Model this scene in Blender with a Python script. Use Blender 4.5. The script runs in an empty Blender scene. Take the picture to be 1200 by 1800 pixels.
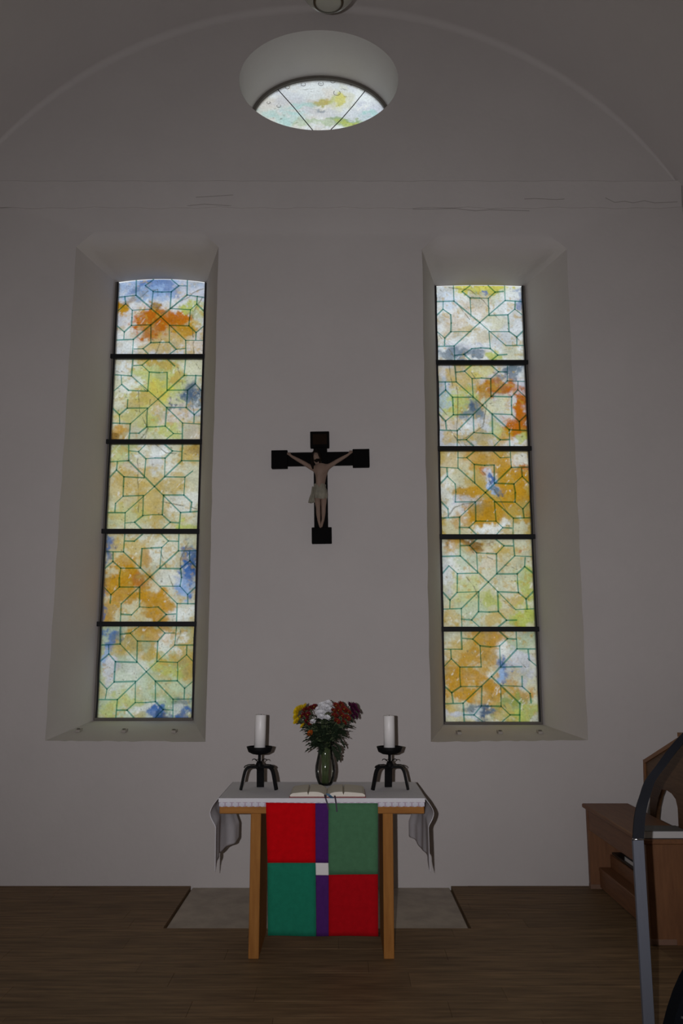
import bpy, bmesh, math, random
import numpy as np
from mathutils import Vector, Matrix
from mathutils.geometry import tessellate_polygon

# ------------------------------------------------------------------ camera, world, flash, exposure
SC = bpy.context.scene
COL = SC.collection
F_PX, PITCH, EYE = 1453.0, math.radians(10.0), 1.70
CP, SP = math.cos(PITCH), math.sin(PITCH)

cam_d = bpy.data.cameras.new('camera')
cam_d.sensor_fit = 'VERTICAL'
cam_d.sensor_height = 36.0
cam_d.lens = F_PX / 1800.0 * 36.0
cam_d.clip_start = 0.05
cam = bpy.data.objects.new('camera', cam_d)
cam.location = (0, 0, EYE)
cam.rotation_euler = (math.pi / 2 + PITCH, 0, 0)
COL.objects.link(cam)
SC.camera = cam

SC.view_settings.view_transform = 'Standard'
SC.view_settings.look = 'None'
SC.view_settings.gamma = 1.0
SC.view_settings.use_curve_mapping = False
SC.view_settings.exposure = 0.0
SC.cycles.use_denoising = True
SC.cycles.max_bounces = 10
SC.cycles.transparent_max_bounces = 16
SC.cycles.caustics_reflective = False
SC.cycles.caustics_refractive = False

# overcast sky: darker and warmer at the horizon, brighter and bluer higher up, the same all round
world = bpy.data.worlds.new('overcast_sky')
SC.world = world
world.use_nodes = True
wn = world.node_tree
wn.nodes.clear()
wo = wn.nodes.new('ShaderNodeOutputWorld')
wb = wn.nodes.new('ShaderNodeBackground')
wt = wn.nodes.new('ShaderNodeTexCoord')
ws = wn.nodes.new('ShaderNodeSeparateXYZ')
wr = wn.nodes.new('ShaderNodeValToRGB')
wn.links.new(wt.outputs['Generated'], ws.inputs[0])
wn.links.new(ws.outputs['Z'], wr.inputs[0])
wn.links.new(wr.outputs[0], wb.inputs['Color'])
wn.links.new(wb.outputs[0], wo.inputs[0])
cr = wr.color_ramp
cr.elements[0].position = 0.0
cr.elements[0].color = (0.58, 0.575, 0.54, 1)
cr.elements[1].position = 1.0
cr.elements[1].color = (1.55, 1.62, 1.66, 1)
e_ = cr.elements.new(0.42)
e_.color = (0.88, 0.92, 0.95, 1)
e_ = cr.elements.new(0.62)
e_.color = (1.28, 1.36, 1.40, 1)
wb.inputs['Strength'].default_value = 1.0

# the camera's own pop-up flash (its shadows fall to the right of every object in the photograph)
fl = bpy.data.lights.new('camera_flash_offscreen', 'SPOT')
fl.energy = 420
fl.color = (1.0, 0.97, 1.01)
fl.spot_size = math.radians(104)
fl.spot_blend = 1.0
fl.shadow_soft_size = 0.012
flash = bpy.data.objects.new('camera_flash_offscreen', fl)
flash.location = (-0.115, -0.02, EYE + 0.02)
flash.rotation_euler = (math.pi / 2 + PITCH, 0, 0)
COL.objects.link(flash)

# ------------------------------------------------------------------ helpers
def ray(px, py):
    a, b = (px - 600) / F_PX, (900 - py) / F_PX
    return a, CP - b * SP, SP + b * CP

def atY(px, py, y):
    r = ray(px, py)
    k = y / r[1]
    return Vector((r[0] * k, y, EYE + r[2] * k))

def atZ(px, py, z):
    r = ray(px, py)
    k = (z - EYE) / r[2]
    return Vector((r[0] * k, r[1] * k, z))

def mk(name, verts, faces, mat=None, parent=None, smooth=False, loc=None):
    me = bpy.data.meshes.new(name)
    me.from_pydata([tuple(v) for v in verts], [], faces)
    me.validate()
    if mat is not None:
        me.materials.append(mat)
    if smooth:
        me.polygons.foreach_set('use_smooth', [True] * len(me.polygons))
    o = bpy.data.objects.new(name, me)
    COL.objects.link(o)
    if parent is not None:
        o.parent = parent
    if loc is not None:
        o.location = loc
    return o

def share(name, me, parent=None, loc=(0, 0, 0), rot=None, scale=None):
    o = bpy.data.objects.new(name, me)
    COL.objects.link(o)
    o.parent = parent
    o.location = loc
    if rot is not None:
        o.rotation_euler = rot
    if scale is not None:
        o.scale = scale
    return o

def empty(name, loc=(0, 0, 0), rot=(0, 0, 0)):
    o = bpy.data.objects.new(name, None)
    o.empty_display_size = 0.1
    COL.objects.link(o)
    o.location = loc
    o.rotation_euler = rot
    return o

def tag(o, label=None, cat=None, group=None, kind=None):
    if label: o['label'] = label
    if cat: o['category'] = cat
    if group: o['group'] = group
    if kind: o['kind'] = kind
    return o

def fromb(bm):
    bm.verts.ensure_lookup_table()
    bm.verts.index_update()
    v = [x.co.copy() for x in bm.verts]
    f = [[q.index for q in p.verts] for p in bm.faces]
    bm.free()
    return v, f

def box(lo, hi, bev=0.0, seg=1):
    bm = bmesh.new()
    bmesh.ops.create_cube(bm, size=1.0)
    c = [(a + b) / 2 for a, b in zip(lo, hi)]
    s = [b - a for a, b in zip(lo, hi)]
    for v in bm.verts:
        v.co = Vector([v.co[i] * s[i] + c[i] for i in range(3)])
    if bev > 0:
        bmesh.ops.bevel(bm, geom=list(bm.edges), offset=bev, segments=seg, profile=0.5, affect='EDGES')
    return fromb(bm)

def join(*parts):
    V, Fc = [], []
    for v, f in parts:
        n = len(V)
        V += list(v)
        Fc += [[i + n for i in q] for q in f]
    return V, Fc

def lathe(prof, n=32, cap0=True, cap1=True, c=(0, 0, 0)):
    V, Fc = [], []
    for r, z in prof:
        for i in range(n):
            a = 2 * math.pi * i / n
            V.append((c[0] + r * math.cos(a), c[1] + r * math.sin(a), c[2] + z))
    for k in range(len(prof) - 1):
        for i in range(n):
            j = (i + 1) % n
            Fc.append([k * n + i, k * n + j, (k + 1) * n + j, (k + 1) * n + i])
    if cap0: Fc.append(list(range(n))[::-1])
    if cap1: Fc.append([(len(prof) - 1) * n + i for i in range(n)])
    return V, Fc

def tube(pts, r, n=8, caps=True):
    pts = [Vector(p) for p in pts]
    rr = r if isinstance(r, (list, tuple)) else [r] * len(pts)
    V, Fc = [], []
    prev = None
    for i, p in enumerate(pts):
        t = (pts[min(i + 1, len(pts) - 1)] - pts[max(i - 1, 0)]).normalized()
        if prev is None:
            u = t.orthogonal().normalized()
        else:
            u = (prev - t * prev.dot(t)).normalized()
        prev = u
        w = t.cross(u)
        for k in range(n):
            a = 2 * math.pi * k / n
            V.append(p + (u * math.cos(a) + w * math.sin(a)) * rr[i])
    for i in range(len(pts) - 1):
        for k in range(n):
            j = (k + 1) % n
            Fc.append([i * n + k, i * n + j, (i + 1) * n + j, (i + 1) * n + k])
    if caps:
        Fc.append(list(range(n))[::-1])
        Fc.append([(len(pts) - 1) * n + k for k in range(n)])
    return V, Fc

def ribbon(pts, wdir, w, t, taper=None):
    """flat bar: rectangle w (along wdir) x t swept along pts"""
    pts = [Vector(p) for p in pts]
    wd = Vector(wdir).normalized()
    V, Fc = [], []
    for i, p in enumerate(pts):
        tg = (pts[min(i + 1, len(pts) - 1)] - pts[max(i - 1, 0)]).normalized()
        n = wd.cross(tg).normalized()
        k = taper[i] if taper else 1.0
        for a, b in ((-1, -1), (1, -1), (1, 1), (-1, 1)):
            V.append(p + wd * (a * w / 2 * k) + n * (b * t / 2))
    for i in range(len(pts) - 1):
        for k in range(4):
            j = (k + 1) % 4
            Fc.append([i * 4 + k, i * 4 + j, (i + 1) * 4 + j, (i + 1) * 4 + k])
    Fc.append([3, 2, 1, 0])
    m = (len(pts) - 1) * 4
    Fc.append([m, m + 1, m + 2, m + 3])
    return V, Fc

def prism(loop, thick, fn):
    """closed outline [(a,b)] extruded by thick; fn(a,b,t)->xyz"""
    n = len(loop)
    V = [fn(a, b, 0.0) for a, b in loop] + [fn(a, b, thick) for a, b in loop]
    tri = tessellate_polygon([[Vector((a, b, 0)) for a, b in loop]])
    Fc = [list(t) for t in tri] + [[i + n for i in t][::-1] for t in tri]
    for i in range(n):
        j = (i + 1) % n
        Fc.append([i, j, n + j, n + i])
    return V, Fc

def bez(p0, p1, p2, p3, n):
    p0, p1, p2, p3 = map(Vector, (p0, p1, p2, p3))
    return [p0 * (1 - t) ** 3 + p1 * 3 * t * (1 - t) ** 2 + p2 * 3 * t * t * (1 - t) + p3 * t ** 3
            for t in [i / n for i in range(n + 1)]]

# ------------------------------------------------------------------ materials
def mat(name, rgb, rough=0.6, metal=0.0, noise=0.0, nscale=8.0, bump=0.0, bscale=60.0, spec=0.5, stretch=(1, 1, 1), rgb2=None, sheen=0.0):
    m = bpy.data.materials.new(name)
    m.use_nodes = True
    nt = m.node_tree
    b = nt.nodes['Principled BSDF']
    b.inputs['Base Color'].default_value = (*rgb, 1)
    b.inputs['Roughness'].default_value = rough
    b.inputs['Metallic'].default_value = metal
    b.inputs['Specular IOR Level'].default_value = spec
    if sheen:
        b.inputs['Sheen Weight'].default_value = sheen
    tc = nt.nodes.new('ShaderNodeTexCoord')
    mp = nt.nodes.new('ShaderNodeMapping')
    mp.inputs['Scale'].default_value = stretch
    nt.links.new(tc.outputs['Object'], mp.inputs[0])
    if noise or rgb2:
        n = nt.nodes.new('ShaderNodeTexNoise')
        n.inputs['Scale'].default_value = nscale
        n.inputs['Detail'].default_value = 5
        n.inputs['Roughness'].default_value = 0.6
        nt.links.new(mp.outputs[0], n.inputs['Vector'])
        r = nt.nodes.new('ShaderNodeValToRGB')
        r.color_ramp.elements[0].position = 0.32
        r.color_ramp.elements[1].position = 0.68
        d = rgb2 if rgb2 else tuple(c * (1 - noise) for c in rgb)
        r.color_ramp.elements[0].color = (*d, 1)
        r.color_ramp.elements[1].color = (*rgb, 1)
        nt.links.new(n.outputs['Fac'], r.inputs[0])
        nt.links.new(r.outputs[0], b.inputs['Base Color'])
    if bump:
        n2 = nt.nodes.new('ShaderNodeTexNoise')
        n2.inputs['Scale'].default_value = bscale
        n2.inputs['Detail'].default_value = 6
        nt.links.new(mp.outputs[0], n2.inputs['Vector'])
        bp = nt.nodes.new('ShaderNodeBump')
        bp.inputs['Strength'].default_value = bump
        bp.inputs['Distance'].default_value = 0.01
        nt.links.new(n2.outputs['Fac'], bp.inputs['Height'])
        nt.links.new(bp.outputs[0], b.inputs['Normal'])
    return m

def per_object_tint(m, amount=0.25):
    """vary the base colour a little from piece to piece"""
    nt = m.node_tree
    b = nt.nodes['Principled BSDF']
    lk = b.inputs['Base Color'].links
    oi = nt.nodes.new('ShaderNodeObjectInfo')
    mr = nt.nodes.new('ShaderNodeMapRange')
    mr.inputs['To Min'].default_value = 1 - amount
    mr.inputs['To Max'].default_value = 1 + amount
    nt.links.new(oi.outputs['Random'], mr.inputs['Value'])
    hs = nt.nodes.new('ShaderNodeHueSaturation')
    nt.links.new(mr.outputs[0], hs.inputs['Value'])
    src = lk[0].from_socket
    nt.links.new(src, hs.inputs['Color'])
    nt.links.new(hs.outputs[0], b.inputs['Base Color'])
    return m

M = {}
M['plaster'] = mat('plaster', (0.62, 0.585, 0.565), 0.9, noise=0.05, nscale=1.3, bump=0.25, bscale=22, spec=0.2)
M['plaster_band'] = mat('plaster_band', (0.62, 0.585, 0.565), 0.9, noise=0.05, nscale=2, bump=0.35, bscale=18, spec=0.2)
M['vault'] = mat('vault_plaster', (0.62, 0.585, 0.565), 0.9, noise=0.05, nscale=1.0, bump=0.2, bscale=20, spec=0.2)
M['crack'] = mat('crack', (0.36, 0.33, 0.31), 0.9)
M['plank'] = per_object_tint(mat('plank', (0.245, 0.155, 0.078), 0.6, rgb2=(0.108, 0.066, 0.034), nscale=5.0, stretch=(0.55, 7.0, 1), spec=0.18), 0.10)
M['subfloor'] = mat('subfloor', (0.15, 0.095, 0.05), 0.6, rgb2=(0.09, 0.056, 0.03), nscale=5.0, stretch=(0.55, 7.0, 1))
M['stone'] = mat('stone', (0.46, 0.395, 0.32), 0.8, noise=0.3, nscale=5, bump=0.2, bscale=30)
M['mortar'] = mat('mortar', (0.55, 0.50, 0.44), 0.9)
M['oak'] = mat('oak', (0.39, 0.172, 0.042), 0.7, rgb2=(0.29, 0.118, 0.027), nscale=4.0, stretch=(9, 9, 1), spec=0.15)
M['oak_h'] = mat('oak_horizontal', (0.39, 0.172, 0.042), 0.7, rgb2=(0.29, 0.118, 0.027), nscale=4.0, stretch=(1.2, 9, 9), spec=0.15)
M['bench'] = mat('bench_wood', (0.215, 0.092, 0.036), 0.55, rgb2=(0.158, 0.065, 0.025), nscale=5.0, stretch=(8, 1, 8))
M['bench_v'] = mat('bench_wood_upright', (0.215, 0.092, 0.036), 0.55, rgb2=(0.158, 0.065, 0.025), nscale=5.0, stretch=(8, 8, 1))
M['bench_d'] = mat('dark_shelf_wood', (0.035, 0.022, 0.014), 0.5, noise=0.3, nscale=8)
M['desk'] = mat('desk_wood', (0.13, 0.066, 0.028), 0.5, rgb2=(0.075, 0.036, 0.016), nscale=6.0, stretch=(1.5, 1.5, 14))
M['desk_rim'] = mat('desk_rim_wood', (0.24, 0.105, 0.04), 0.45, noise=0.25, nscale=9)
M['foot'] = mat('foot_block', (0.23, 0.13, 0.085), 0.6, noise=0.2)
M['iron'] = mat('wrought_iron', (0.0045, 0.0045, 0.005), 0.6, metal=0.0, bump=0.2, bscale=40, spec=0.10)
M['black_frame'] = mat('black_window_bar', (0.010, 0.011, 0.013), 0.6, spec=0.3)
M['grey_frame'] = mat('grey_window_frame', (0.16, 0.145, 0.125), 0.7, noise=0.2, nscale=6)
M['cross'] = mat('black_stained_wood', (0.0045, 0.004, 0.004), 0.7, noise=0.3, nscale=12, spec=0.06)
M['plaque'] = mat('dark_brown_plaque', (0.020, 0.012, 0.008), 0.8, noise=0.3, nscale=20, spec=0.05)
M['skin'] = mat('painted_flesh', (0.26, 0.175, 0.130), 0.7, noise=0.2, nscale=14)
M['loin'] = mat('painted_loincloth', (0.29, 0.27, 0.205), 0.7, noise=0.35, nscale=22)
M['hair'] = mat('painted_hair', (0.011, 0.008, 0.006), 0.8, spec=0.06)
M['cloth'] = mat('white_linen', (0.72, 0.71, 0.74), 0.9, noise=0.04, nscale=30, bump=0.1, bscale=200, spec=0.1)
M['red'] = mat('red_felt', (0.62, 0.003, 0.007), 0.95, noise=0.15, nscale=30, bump=0.1, bscale=200, spec=0.05)
M['red2'] = mat('dark_red_felt', (0.46, 0.005, 0.010), 0.95, noise=0.15, nscale=30, bump=0.1, bscale=200, spec=0.05)
M['green'] = mat('sea_green_felt', (0.016, 0.205, 0.122), 0.95, noise=0.15, nscale=30, bump=0.1, bscale=200, spec=0.05)
M['green2'] = mat('moss_green_felt', (0.078, 0.200, 0.102), 0.95, noise=0.15, nscale=30, bump=0.1, bscale=200, spec=0.05)
M['purple'] = mat('purple_felt', (0.078, 0.020, 0.145), 0.95, noise=0.15, nscale=30, bump=0.1, bscale=200, spec=0.05)
M['white_felt'] = mat('white_felt', (0.74, 0.72, 0.70), 0.95, spec=0.05)
M['wax'] = mat('candle_wax', (0.80, 0.78, 0.76), 0.4, spec=0.4)
M['wick'] = mat('wick', (0.02, 0.018, 0.015), 0.9)
M['page'] = mat('book_paper', (0.70, 0.65, 0.54), 0.85, noise=0.06, nscale=40)
M['page_edge'] = mat('page_edge', (0.78, 0.73, 0.63), 0.85, noise=0.12, nscale=30, stretch=(1, 1, 20))
M['cover_red'] = mat('red_book_cover', (0.24, 0.012, 0.02), 0.5)
M['rib_blue'] = mat('blue_ribbon', (0.015, 0.10, 0.20), 0.5)
M['rib_dark'] = mat('dark_ribbon', (0.025, 0.014, 0.035), 0.6)
M['book_white'] = mat('white_book_block', (0.58, 0.565, 0.55), 0.85)
M['book_grey'] = mat('grey_book_cover', (0.085, 0.085, 0.085), 0.6)
M['steel'] = mat('brushed_steel', (0.125, 0.135, 0.165), 0.6, metal=0.15, noise=0.08, nscale=30, stretch=(6, 6, 0.5))
M['dark_arm'] = mat('anthracite_arm', (0.013, 0.014, 0.018), 0.7, spec=0.15)
M['bright'] = mat('polished_steel_edge', (0.56, 0.57, 0.60), 0.22, metal=1.0)
M['black_fabric'] = mat('black_fabric', (0.0025, 0.003, 0.004), 0.9, spec=0.04)
M['grey_piping'] = mat('grey_piping', (0.03, 0.031, 0.031), 0.8)
M['chair_metal'] = mat('dark_chair_metal', (0.06, 0.06, 0.065), 0.4, metal=0.6)
M['leaf'] = mat('chrysanthemum_leaf', (0.018, 0.036, 0.014), 0.65, noise=0.4, nscale=20)
M['stem'] = mat('flower_stem', (0.06, 0.085, 0.03), 0.6)
for k_, c_ in dict(yellow=(0.78, 0.56, 0.012), rust=(0.20, 0.022, 0.014), dark_red=(0.145, 0.010, 0.014), white=(0.78, 0.78, 0.80), purple=(0.085, 0.010, 0.045), orange=(0.42, 0.085, 0.012), eye=(0.50, 0.36, 0.03)).items():
    M['bloom_' + k_] = mat('bloom_' + k_, c_, 0.8, noise=0.15, nscale=40, spec=0.15)
M['lamp_glass'] = mat('opal_lamp_glass', (0.42, 0.42, 0.36), 0.25)
M['brass'] = mat('dull_brass', (0.12, 0.095, 0.06), 0.5, metal=0.7)
M['clip'] = mat('grey_clip', (0.40, 0.365, 0.32), 0.6)
M['clip_dark'] = mat('clip_dark', (0.14, 0.125, 0.105), 0.7)

def glass_mat(name, attr=True, rgb=(0.8, 0.8, 0.75), milk=0.60):
    """painted window glass: clear enough to let the sky through, milky enough to glow where it is painted"""
    m = bpy.data.materials.new(name)
    m.use_nodes = True
    nt = m.node_tree
    nt.nodes.clear()
    out = nt.nodes.new('ShaderNodeOutputMaterial')
    tr = nt.nodes.new('ShaderNodeBsdfTransparent')
    tl = nt.nodes.new('ShaderNodeBsdfTranslucent')
    mx = nt.nodes.new('ShaderNodeMixShader')
    mx.inputs[0].default_value = milk
    nt.links.new(tr.outputs[0], mx.inputs[1])
    nt.links.new(tl.outputs[0], mx.inputs[2])
    gl = nt.nodes.new('ShaderNodeBsdfGlossy')
    gl.inputs['Roughness'].default_value = 0.25
    fr = nt.nodes.new('ShaderNodeFresnel')
    fr.inputs['IOR'].default_value = 1.25
    mx2 = nt.nodes.new('ShaderNodeMixShader')
    nt.links.new(fr.outputs[0], mx2.inputs[0])
    nt.links.new(mx.outputs[0], mx2.inputs[1])
    nt.links.new(gl.outputs[0], mx2.inputs[2])
    nt.links.new(mx2.outputs[0], out.inputs[0])
    if attr:
        at = nt.nodes.new('ShaderNodeVertexColor')
        at.layer_name = 'paint'
        tc = nt.nodes.new('ShaderNodeTexCoord')
        n = nt.nodes.new('ShaderNodeTexNoise')
        n.inputs['Scale'].default_value = 55
        n.inputs['Detail'].default_value = 4
        nt.links.new(tc.outputs['Object'], n.inputs['Vector'])
        mr = nt.nodes.new('ShaderNodeMapRange')
        mr.inputs['From Min'].default_value = 0.3
        mr.inputs['From Max'].default_value = 0.7
        mr.inputs['To Min'].default_value = 0.86
        mr.inputs['To Max'].default_value = 1.12
        nt.links.new(n.outputs['Fac'], mr.inputs['Value'])
        hs = nt.nodes.new('ShaderNodeHueSaturation')
        nt.links.new(mr.outputs[0], hs.inputs['Value'])
        nt.links.new(at.outputs['Color'], hs.inputs['Color'])
        for b in (tr, tl):
            nt.links.new(hs.outputs[0], b.inputs['Color'])
    else:
        for b in (tr, tl):
            b.inputs['Color'].default_value = (*rgb, 1)
    return m

M['glass_paint'] = glass_mat('painted_glass')
M['lead'] = glass_mat('teal_painted_line', False, (0.27, 0.50, 0.48))
M['glass_oval'] = glass_mat('painted_oval_glass', milk=0.8)
M['glass_plain'] = glass_mat('plain_leaded_glass', False, (0.62, 0.57, 0.48))

vm = bpy.data.materials.new('vase_glass')
vm.use_nodes = True
nt = vm.node_tree
nt.nodes.clear()
o_ = nt.nodes.new('ShaderNodeOutputMaterial')
t_ = nt.nodes.new('ShaderNodeBsdfTransparent')
t_.inputs['Color'].default_value = (0.93, 0.95, 0.89, 1)
g_ = nt.nodes.new('ShaderNodeBsdfGlossy')
g_.inputs['Roughness'].default_value = 0.08
f_ = nt.nodes.new('ShaderNodeFresnel')
f_.inputs['IOR'].default_value = 1.45
x_ = nt.nodes.new('ShaderNodeMixShader')
nt.links.new(f_.outputs[0], x_.inputs[0])
nt.links.new(t_.outputs[0], x_.inputs[1])
nt.links.new(g_.outputs[0], x_.inputs[2])
nt.links.new(x_.outputs[0], o_.inputs[0])
M['vase'] = vm

lm = bpy.data.materials.new('lace')
lm.use_nodes = True
nt = lm.node_tree
b_ = nt.nodes['Principled BSDF']
b_.inputs['Roughness'].default_value = 0.9
b_.inputs['Specular IOR Level'].default_value = 0.1
tc_ = nt.nodes.new('ShaderNodeTexCoord')
sp_ = nt.nodes.new('ShaderNodeSeparateXYZ')
nt.links.new(tc_.outputs['Object'], sp_.inputs[0])
def mth(op, a, b=None, c=None):
    n = nt.nodes.new('ShaderNodeMath')
    n.operation = op
    for i, v in enumerate((a, b, c)):
        if v is None: continue
        if isinstance(v, (int, float)): n.inputs[i].default_value = v
        else: nt.links.new(v, n.inputs[i])
    return n.outputs[0]
# cross-stitch repeat along the hem: upright and two serifs every 39 mm, woven in pale mauve
ux = mth('ABSOLUTE', mth('SUBTRACT', mth('FRACT', mth('MULTIPLY', sp_.outputs['X'], 1 / 0.039)), 0.5))
uz = sp_.outputs['Z']
up = mth('MULTIPLY', mth('LESS_THAN', ux, 0.10), mth('LESS_THAN', mth('ABSOLUTE', uz), 0.013))
bar = mth('MULTIPLY', mth('LESS_THAN', ux, 0.33), mth('LESS_THAN', mth('ABSOLUTE', mth('SUBTRACT', mth('ABSOLUTE', uz), 0.0115)), 0.0028))
mk_ = mth('MAXIMUM', up, bar)
mc_ = nt.nodes.new('ShaderNodeMix')
mc_.data_type = 'RGBA'
mc_.inputs['A'].default_value = (0.63, 0.62, 0.68, 1)
mc_.inputs['B'].default_value = (0.47, 0.38, 0.46, 1)
nt.links.new(mk_, mc_.inputs['Factor'])
nt.links.new(mc_.outputs['Result'], b_.inputs['Base Color'])
M['lace'] = lm

# ------------------------------------------------------------------ the room
D = 6.65                    # end wall plane
T = 0.65                    # depth of the window reveals
YG = D + T
X0 = -0.185                 # room centre line
XL, XR = X0 - 3.16, X0 + 3.16
YB = -5.5                   # rear wall
ZS, RISE = 5.76, 1.80       # vault springing and rise
RV = (3.16 ** 2 + RISE ** 2) / (2 * RISE)
ZC = ZS + RISE - RV
rnd = random.Random(7)

def arc_z(x):
    return ZC + math.sqrt(max(RV * RV - (x - X0) ** 2, 0))

def wavy(loop, step=0.09, amp=0.005, seed=1):
    """resample a polygon and let its edge waver like hand-laid plaster"""
    r = random.Random(seed)
    out = []
    for i in range(len(loop)):
        a, b = Vector(loop[i]), Vector(loop[(i + 1) % len(loop)])
        n = max(1, int((b - a).length / step))
        for k in range(n):
            p = a.lerp(b, k / n)
            if k: p = p + Vector((r.uniform(-amp, amp), r.uniform(-amp, amp)))
            out.append((p.x, p.y))
    return out

def W(px, py, y=D):
    p = atY(px, py, y)
    return (p.x, p.z)

# outer reveal edges (on the wall) and inner edges (round the glass)
out1 = [W(79, 1302), W(361, 1304), W(384, 434), W(134, 434)]
out2 = [W(757, 1304), W(1033, 1301), W(996, 438), W(741, 438)]
g1 = [W(170, 1261, YG), W(336, 1262, YG), W(361, 497, YG), W(211, 498, YG)]
g2 = [W(781, 1269, YG), W(946, 1268, YG), W(916, 505, YG), W(768, 503, YG)]
def rectify(q):
    xl, xr = (q[0][0] + q[3][0]) / 2, (q[1][0] + q[2][0]) / 2
    zb, zt = (q[0][1] + q[1][1]) / 2, (q[2][1] + q[3][1]) / 2
    return xl, xr, zb, zt
G1, G2 = rectify(g1), rectify(g2)

def rectpts(xl, xr, zb, zt, n, rise=0.0):
    """closed loop of 4n points, counter-clockwise from bottom left, arched top"""
    P = []
    for k in range(n): P.append((xl + (xr - xl) * k / n, zb))
    for k in range(n): P.append((xr, zb + (zt - zb) * k / n))
    for k in range(n):
        t = k / n
        P.append((xr + (xl - xr) * t, zt + rise * (1 - (2 * t - 1) ** 2)))
    for k in range(n): P.append((xl, zt + (zb - zt) * k / n))
    return P
def quadpts(q, n, rise=0.0, amp=0.004, seed=3):
    r = random.Random(seed)
    P = []
    for s in range(4):
        a, b = q[s], q[(s + 1) % 4]
        for k in range(n):
            t = k / n
            x, z = a[0] + (b[0] - a[0]) * t, a[1] + (b[1] - a[1]) * t
            if s == 2: z += rise * (1 - (2 * t - 1) ** 2)
            if k: x += r.uniform(-amp, amp); z += r.uniform(-amp, amp)
            P.append((x, z))
    return P
NR = 24
ARCH1, ARCH2 = 0.035, 0.010
FR = 0.03                    # frame width round the glass
hole1 = quadpts(out1, NR, 0.0, seed=3)
hole2 = quadpts(out2, NR, 0.0, seed=4)
for h in (hole1, hole2):
    for i in range(2 * NR, 3 * NR):
        w = min(1.0, 2.5 * math.sin(math.pi * (i - 2 * NR) / NR))
        h[i] = (h[i][0], h[i][1] + 0.15 * w)
in1 = rectpts(G1[0] - FR, G1[1] + FR * 0.4, G1[2] - FR * 0.7, G1[3] + 0.004, NR, ARCH1)
in2 = rectpts(G2[0] - FR * 0.4, G2[1] + FR, G2[2] - FR * 0.7, G2[3] + 0.004, NR, ARCH2)

# oculus: an oval hole through the upper wall
oc_t, oc_b = W(560, 53)[1], W(557, 229)[1]
oc_a = (W(700, 137)[0] - W(420, 137)[0]) / 2
OCX, OCZ, OCB = (W(700, 137)[0] + W(420, 137)[0]) / 2, (oc_t + oc_b) / 2, (oc_t - oc_b) / 2
TO = 0.60
NO = 72
def oval(a, b, n=NO, cz=OCZ):
    return [(OCX + a * math.cos(2 * math.pi * i / n), cz + b * math.sin(2 * math.pi * i / n)) for i in range(n)]
hole3 = oval(oc_a, OCB)
OGA, OGB = oc_a * 0.955, OCB * 0.97
OGZ = OCZ - 0.005
in3 = oval(OGA, OGB, cz=OGZ)

# end wall outline with the vault's arc as its top
NA = 60
outline = [(XL - 0.0, -0.03), (XR, -0.03)]
outline += [(XR + (XL - XR) * i / NA, arc_z(XR + (XL - XR) * i / NA)) for i in range(NA + 1)]
loops = [outline, hole1, hole2, hole3]
flat = [p for l in loops for p in l]
tri = tessellate_polygon([[Vector((x, z, 0)) for x, z in l] for l in loops])
V = [(x, D, z) for x, z in flat]
Fc = [list(t) for t in tri]
def reveal(loop, inner, y1, head=0.0):
    """splayed sides from the wall face back to the frame; the head rounds over softly"""
    global V, Fc
    n = len(loop)
    base = len(V)
    rings = [(0.0, 0.0), (0.02, 0.22), (0.06, 0.45), (0.13, 0.68), (0.24, 0.86), (0.42, 0.97), (1.0, 1.0)] if head else [(0.0, 0.0), (1.0, 1.0)]
    for t, c in rings:
        for i in range(n):
            (x0, z0), (x1, z1) = loop[i], inner[i]
            z = z0 + (z1 - z0) * t
            if head and 2 * NR <= i <= 3 * NR:
                w = min(1.0, 2.5 * math.sin(math.pi * (i - 2 * NR) / NR))
                zr = z0 + (z1 - z0) * c
                z = z * (1 - w) + zr * w
            V.append((x0 + (x1 - x0) * t, D + (y1 - D) * t, z))
    for k in range(len(rings) - 1):
        for i in range(n):
            j = (i + 1) % n
            a = base + k * n
            Fc.append([a + i, a + j, a + n + j, a + n + i])
reveal(hole1, in1, YG, 1.0)
reveal(hole2, in2, YG, 1.0)
reveal(hole3, in3, D + TO)
bm = bmesh.new()
for v in V: bm.verts.new(v)
bm.verts.ensure_lookup_table()
for f in Fc:
    try: bm.faces.new([bm.verts[i] for i in f])
    except ValueError: pass
bmesh.ops.remove_doubles(bm, verts=list(bm.verts), dist=1e-5)
wall = mk('wall_end', *fromb(bm), M['plaster'])
wall.data.polygons.foreach_set('use_smooth', [True] * len(wall.data.polygons))
wall.data.set_sharp_from_angle(angle=math.radians(24))
tag(wall, 'white plastered end wall with two tall window reveals and an oval opening', kind='structure')

# plaster band where the upper wall begins, leaning a little out of the wall
zb0, zb1 = W(600, 366)[1], W(600, 321)[1]
bv, bf = [], []
nb = 64
for i in range(nb + 1):
    x = XL + 0.005 + (XR - XL - 0.01) * i / nb
    j = 0.006 * math.sin(i * 1.7) + 0.004 * math.sin(i * 0.61)
    bv += [(x, D, zb0 + j), (x, D - 0.010, zb0 + j), (x, D - 0.032, zb1 + j * 0.4 - 0.006), (x, D - 0.028, zb1 + j * 0.4), (x, D, zb1 + 0.008)]
for i in range(nb):
    for k in range(4):
        a = i * 5 + k
        bf.append([a, a + 5, a + 6, a + 1])
band = mk('trim_band', bv, bf, M['plaster_band'], smooth=False)
tag(band, 'thin leaning plaster band across the end wall above the windows', kind='structure')
def crack(pts, w=0.0035):
    P = [Vector((*[W(x, y)[0]], D - 0.004 if y > 362 else D - 0.03, W(x, y)[1])) for x, y in pts]
    return ribbon(P, (0, 0.0, 1), w, 0.003)
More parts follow.
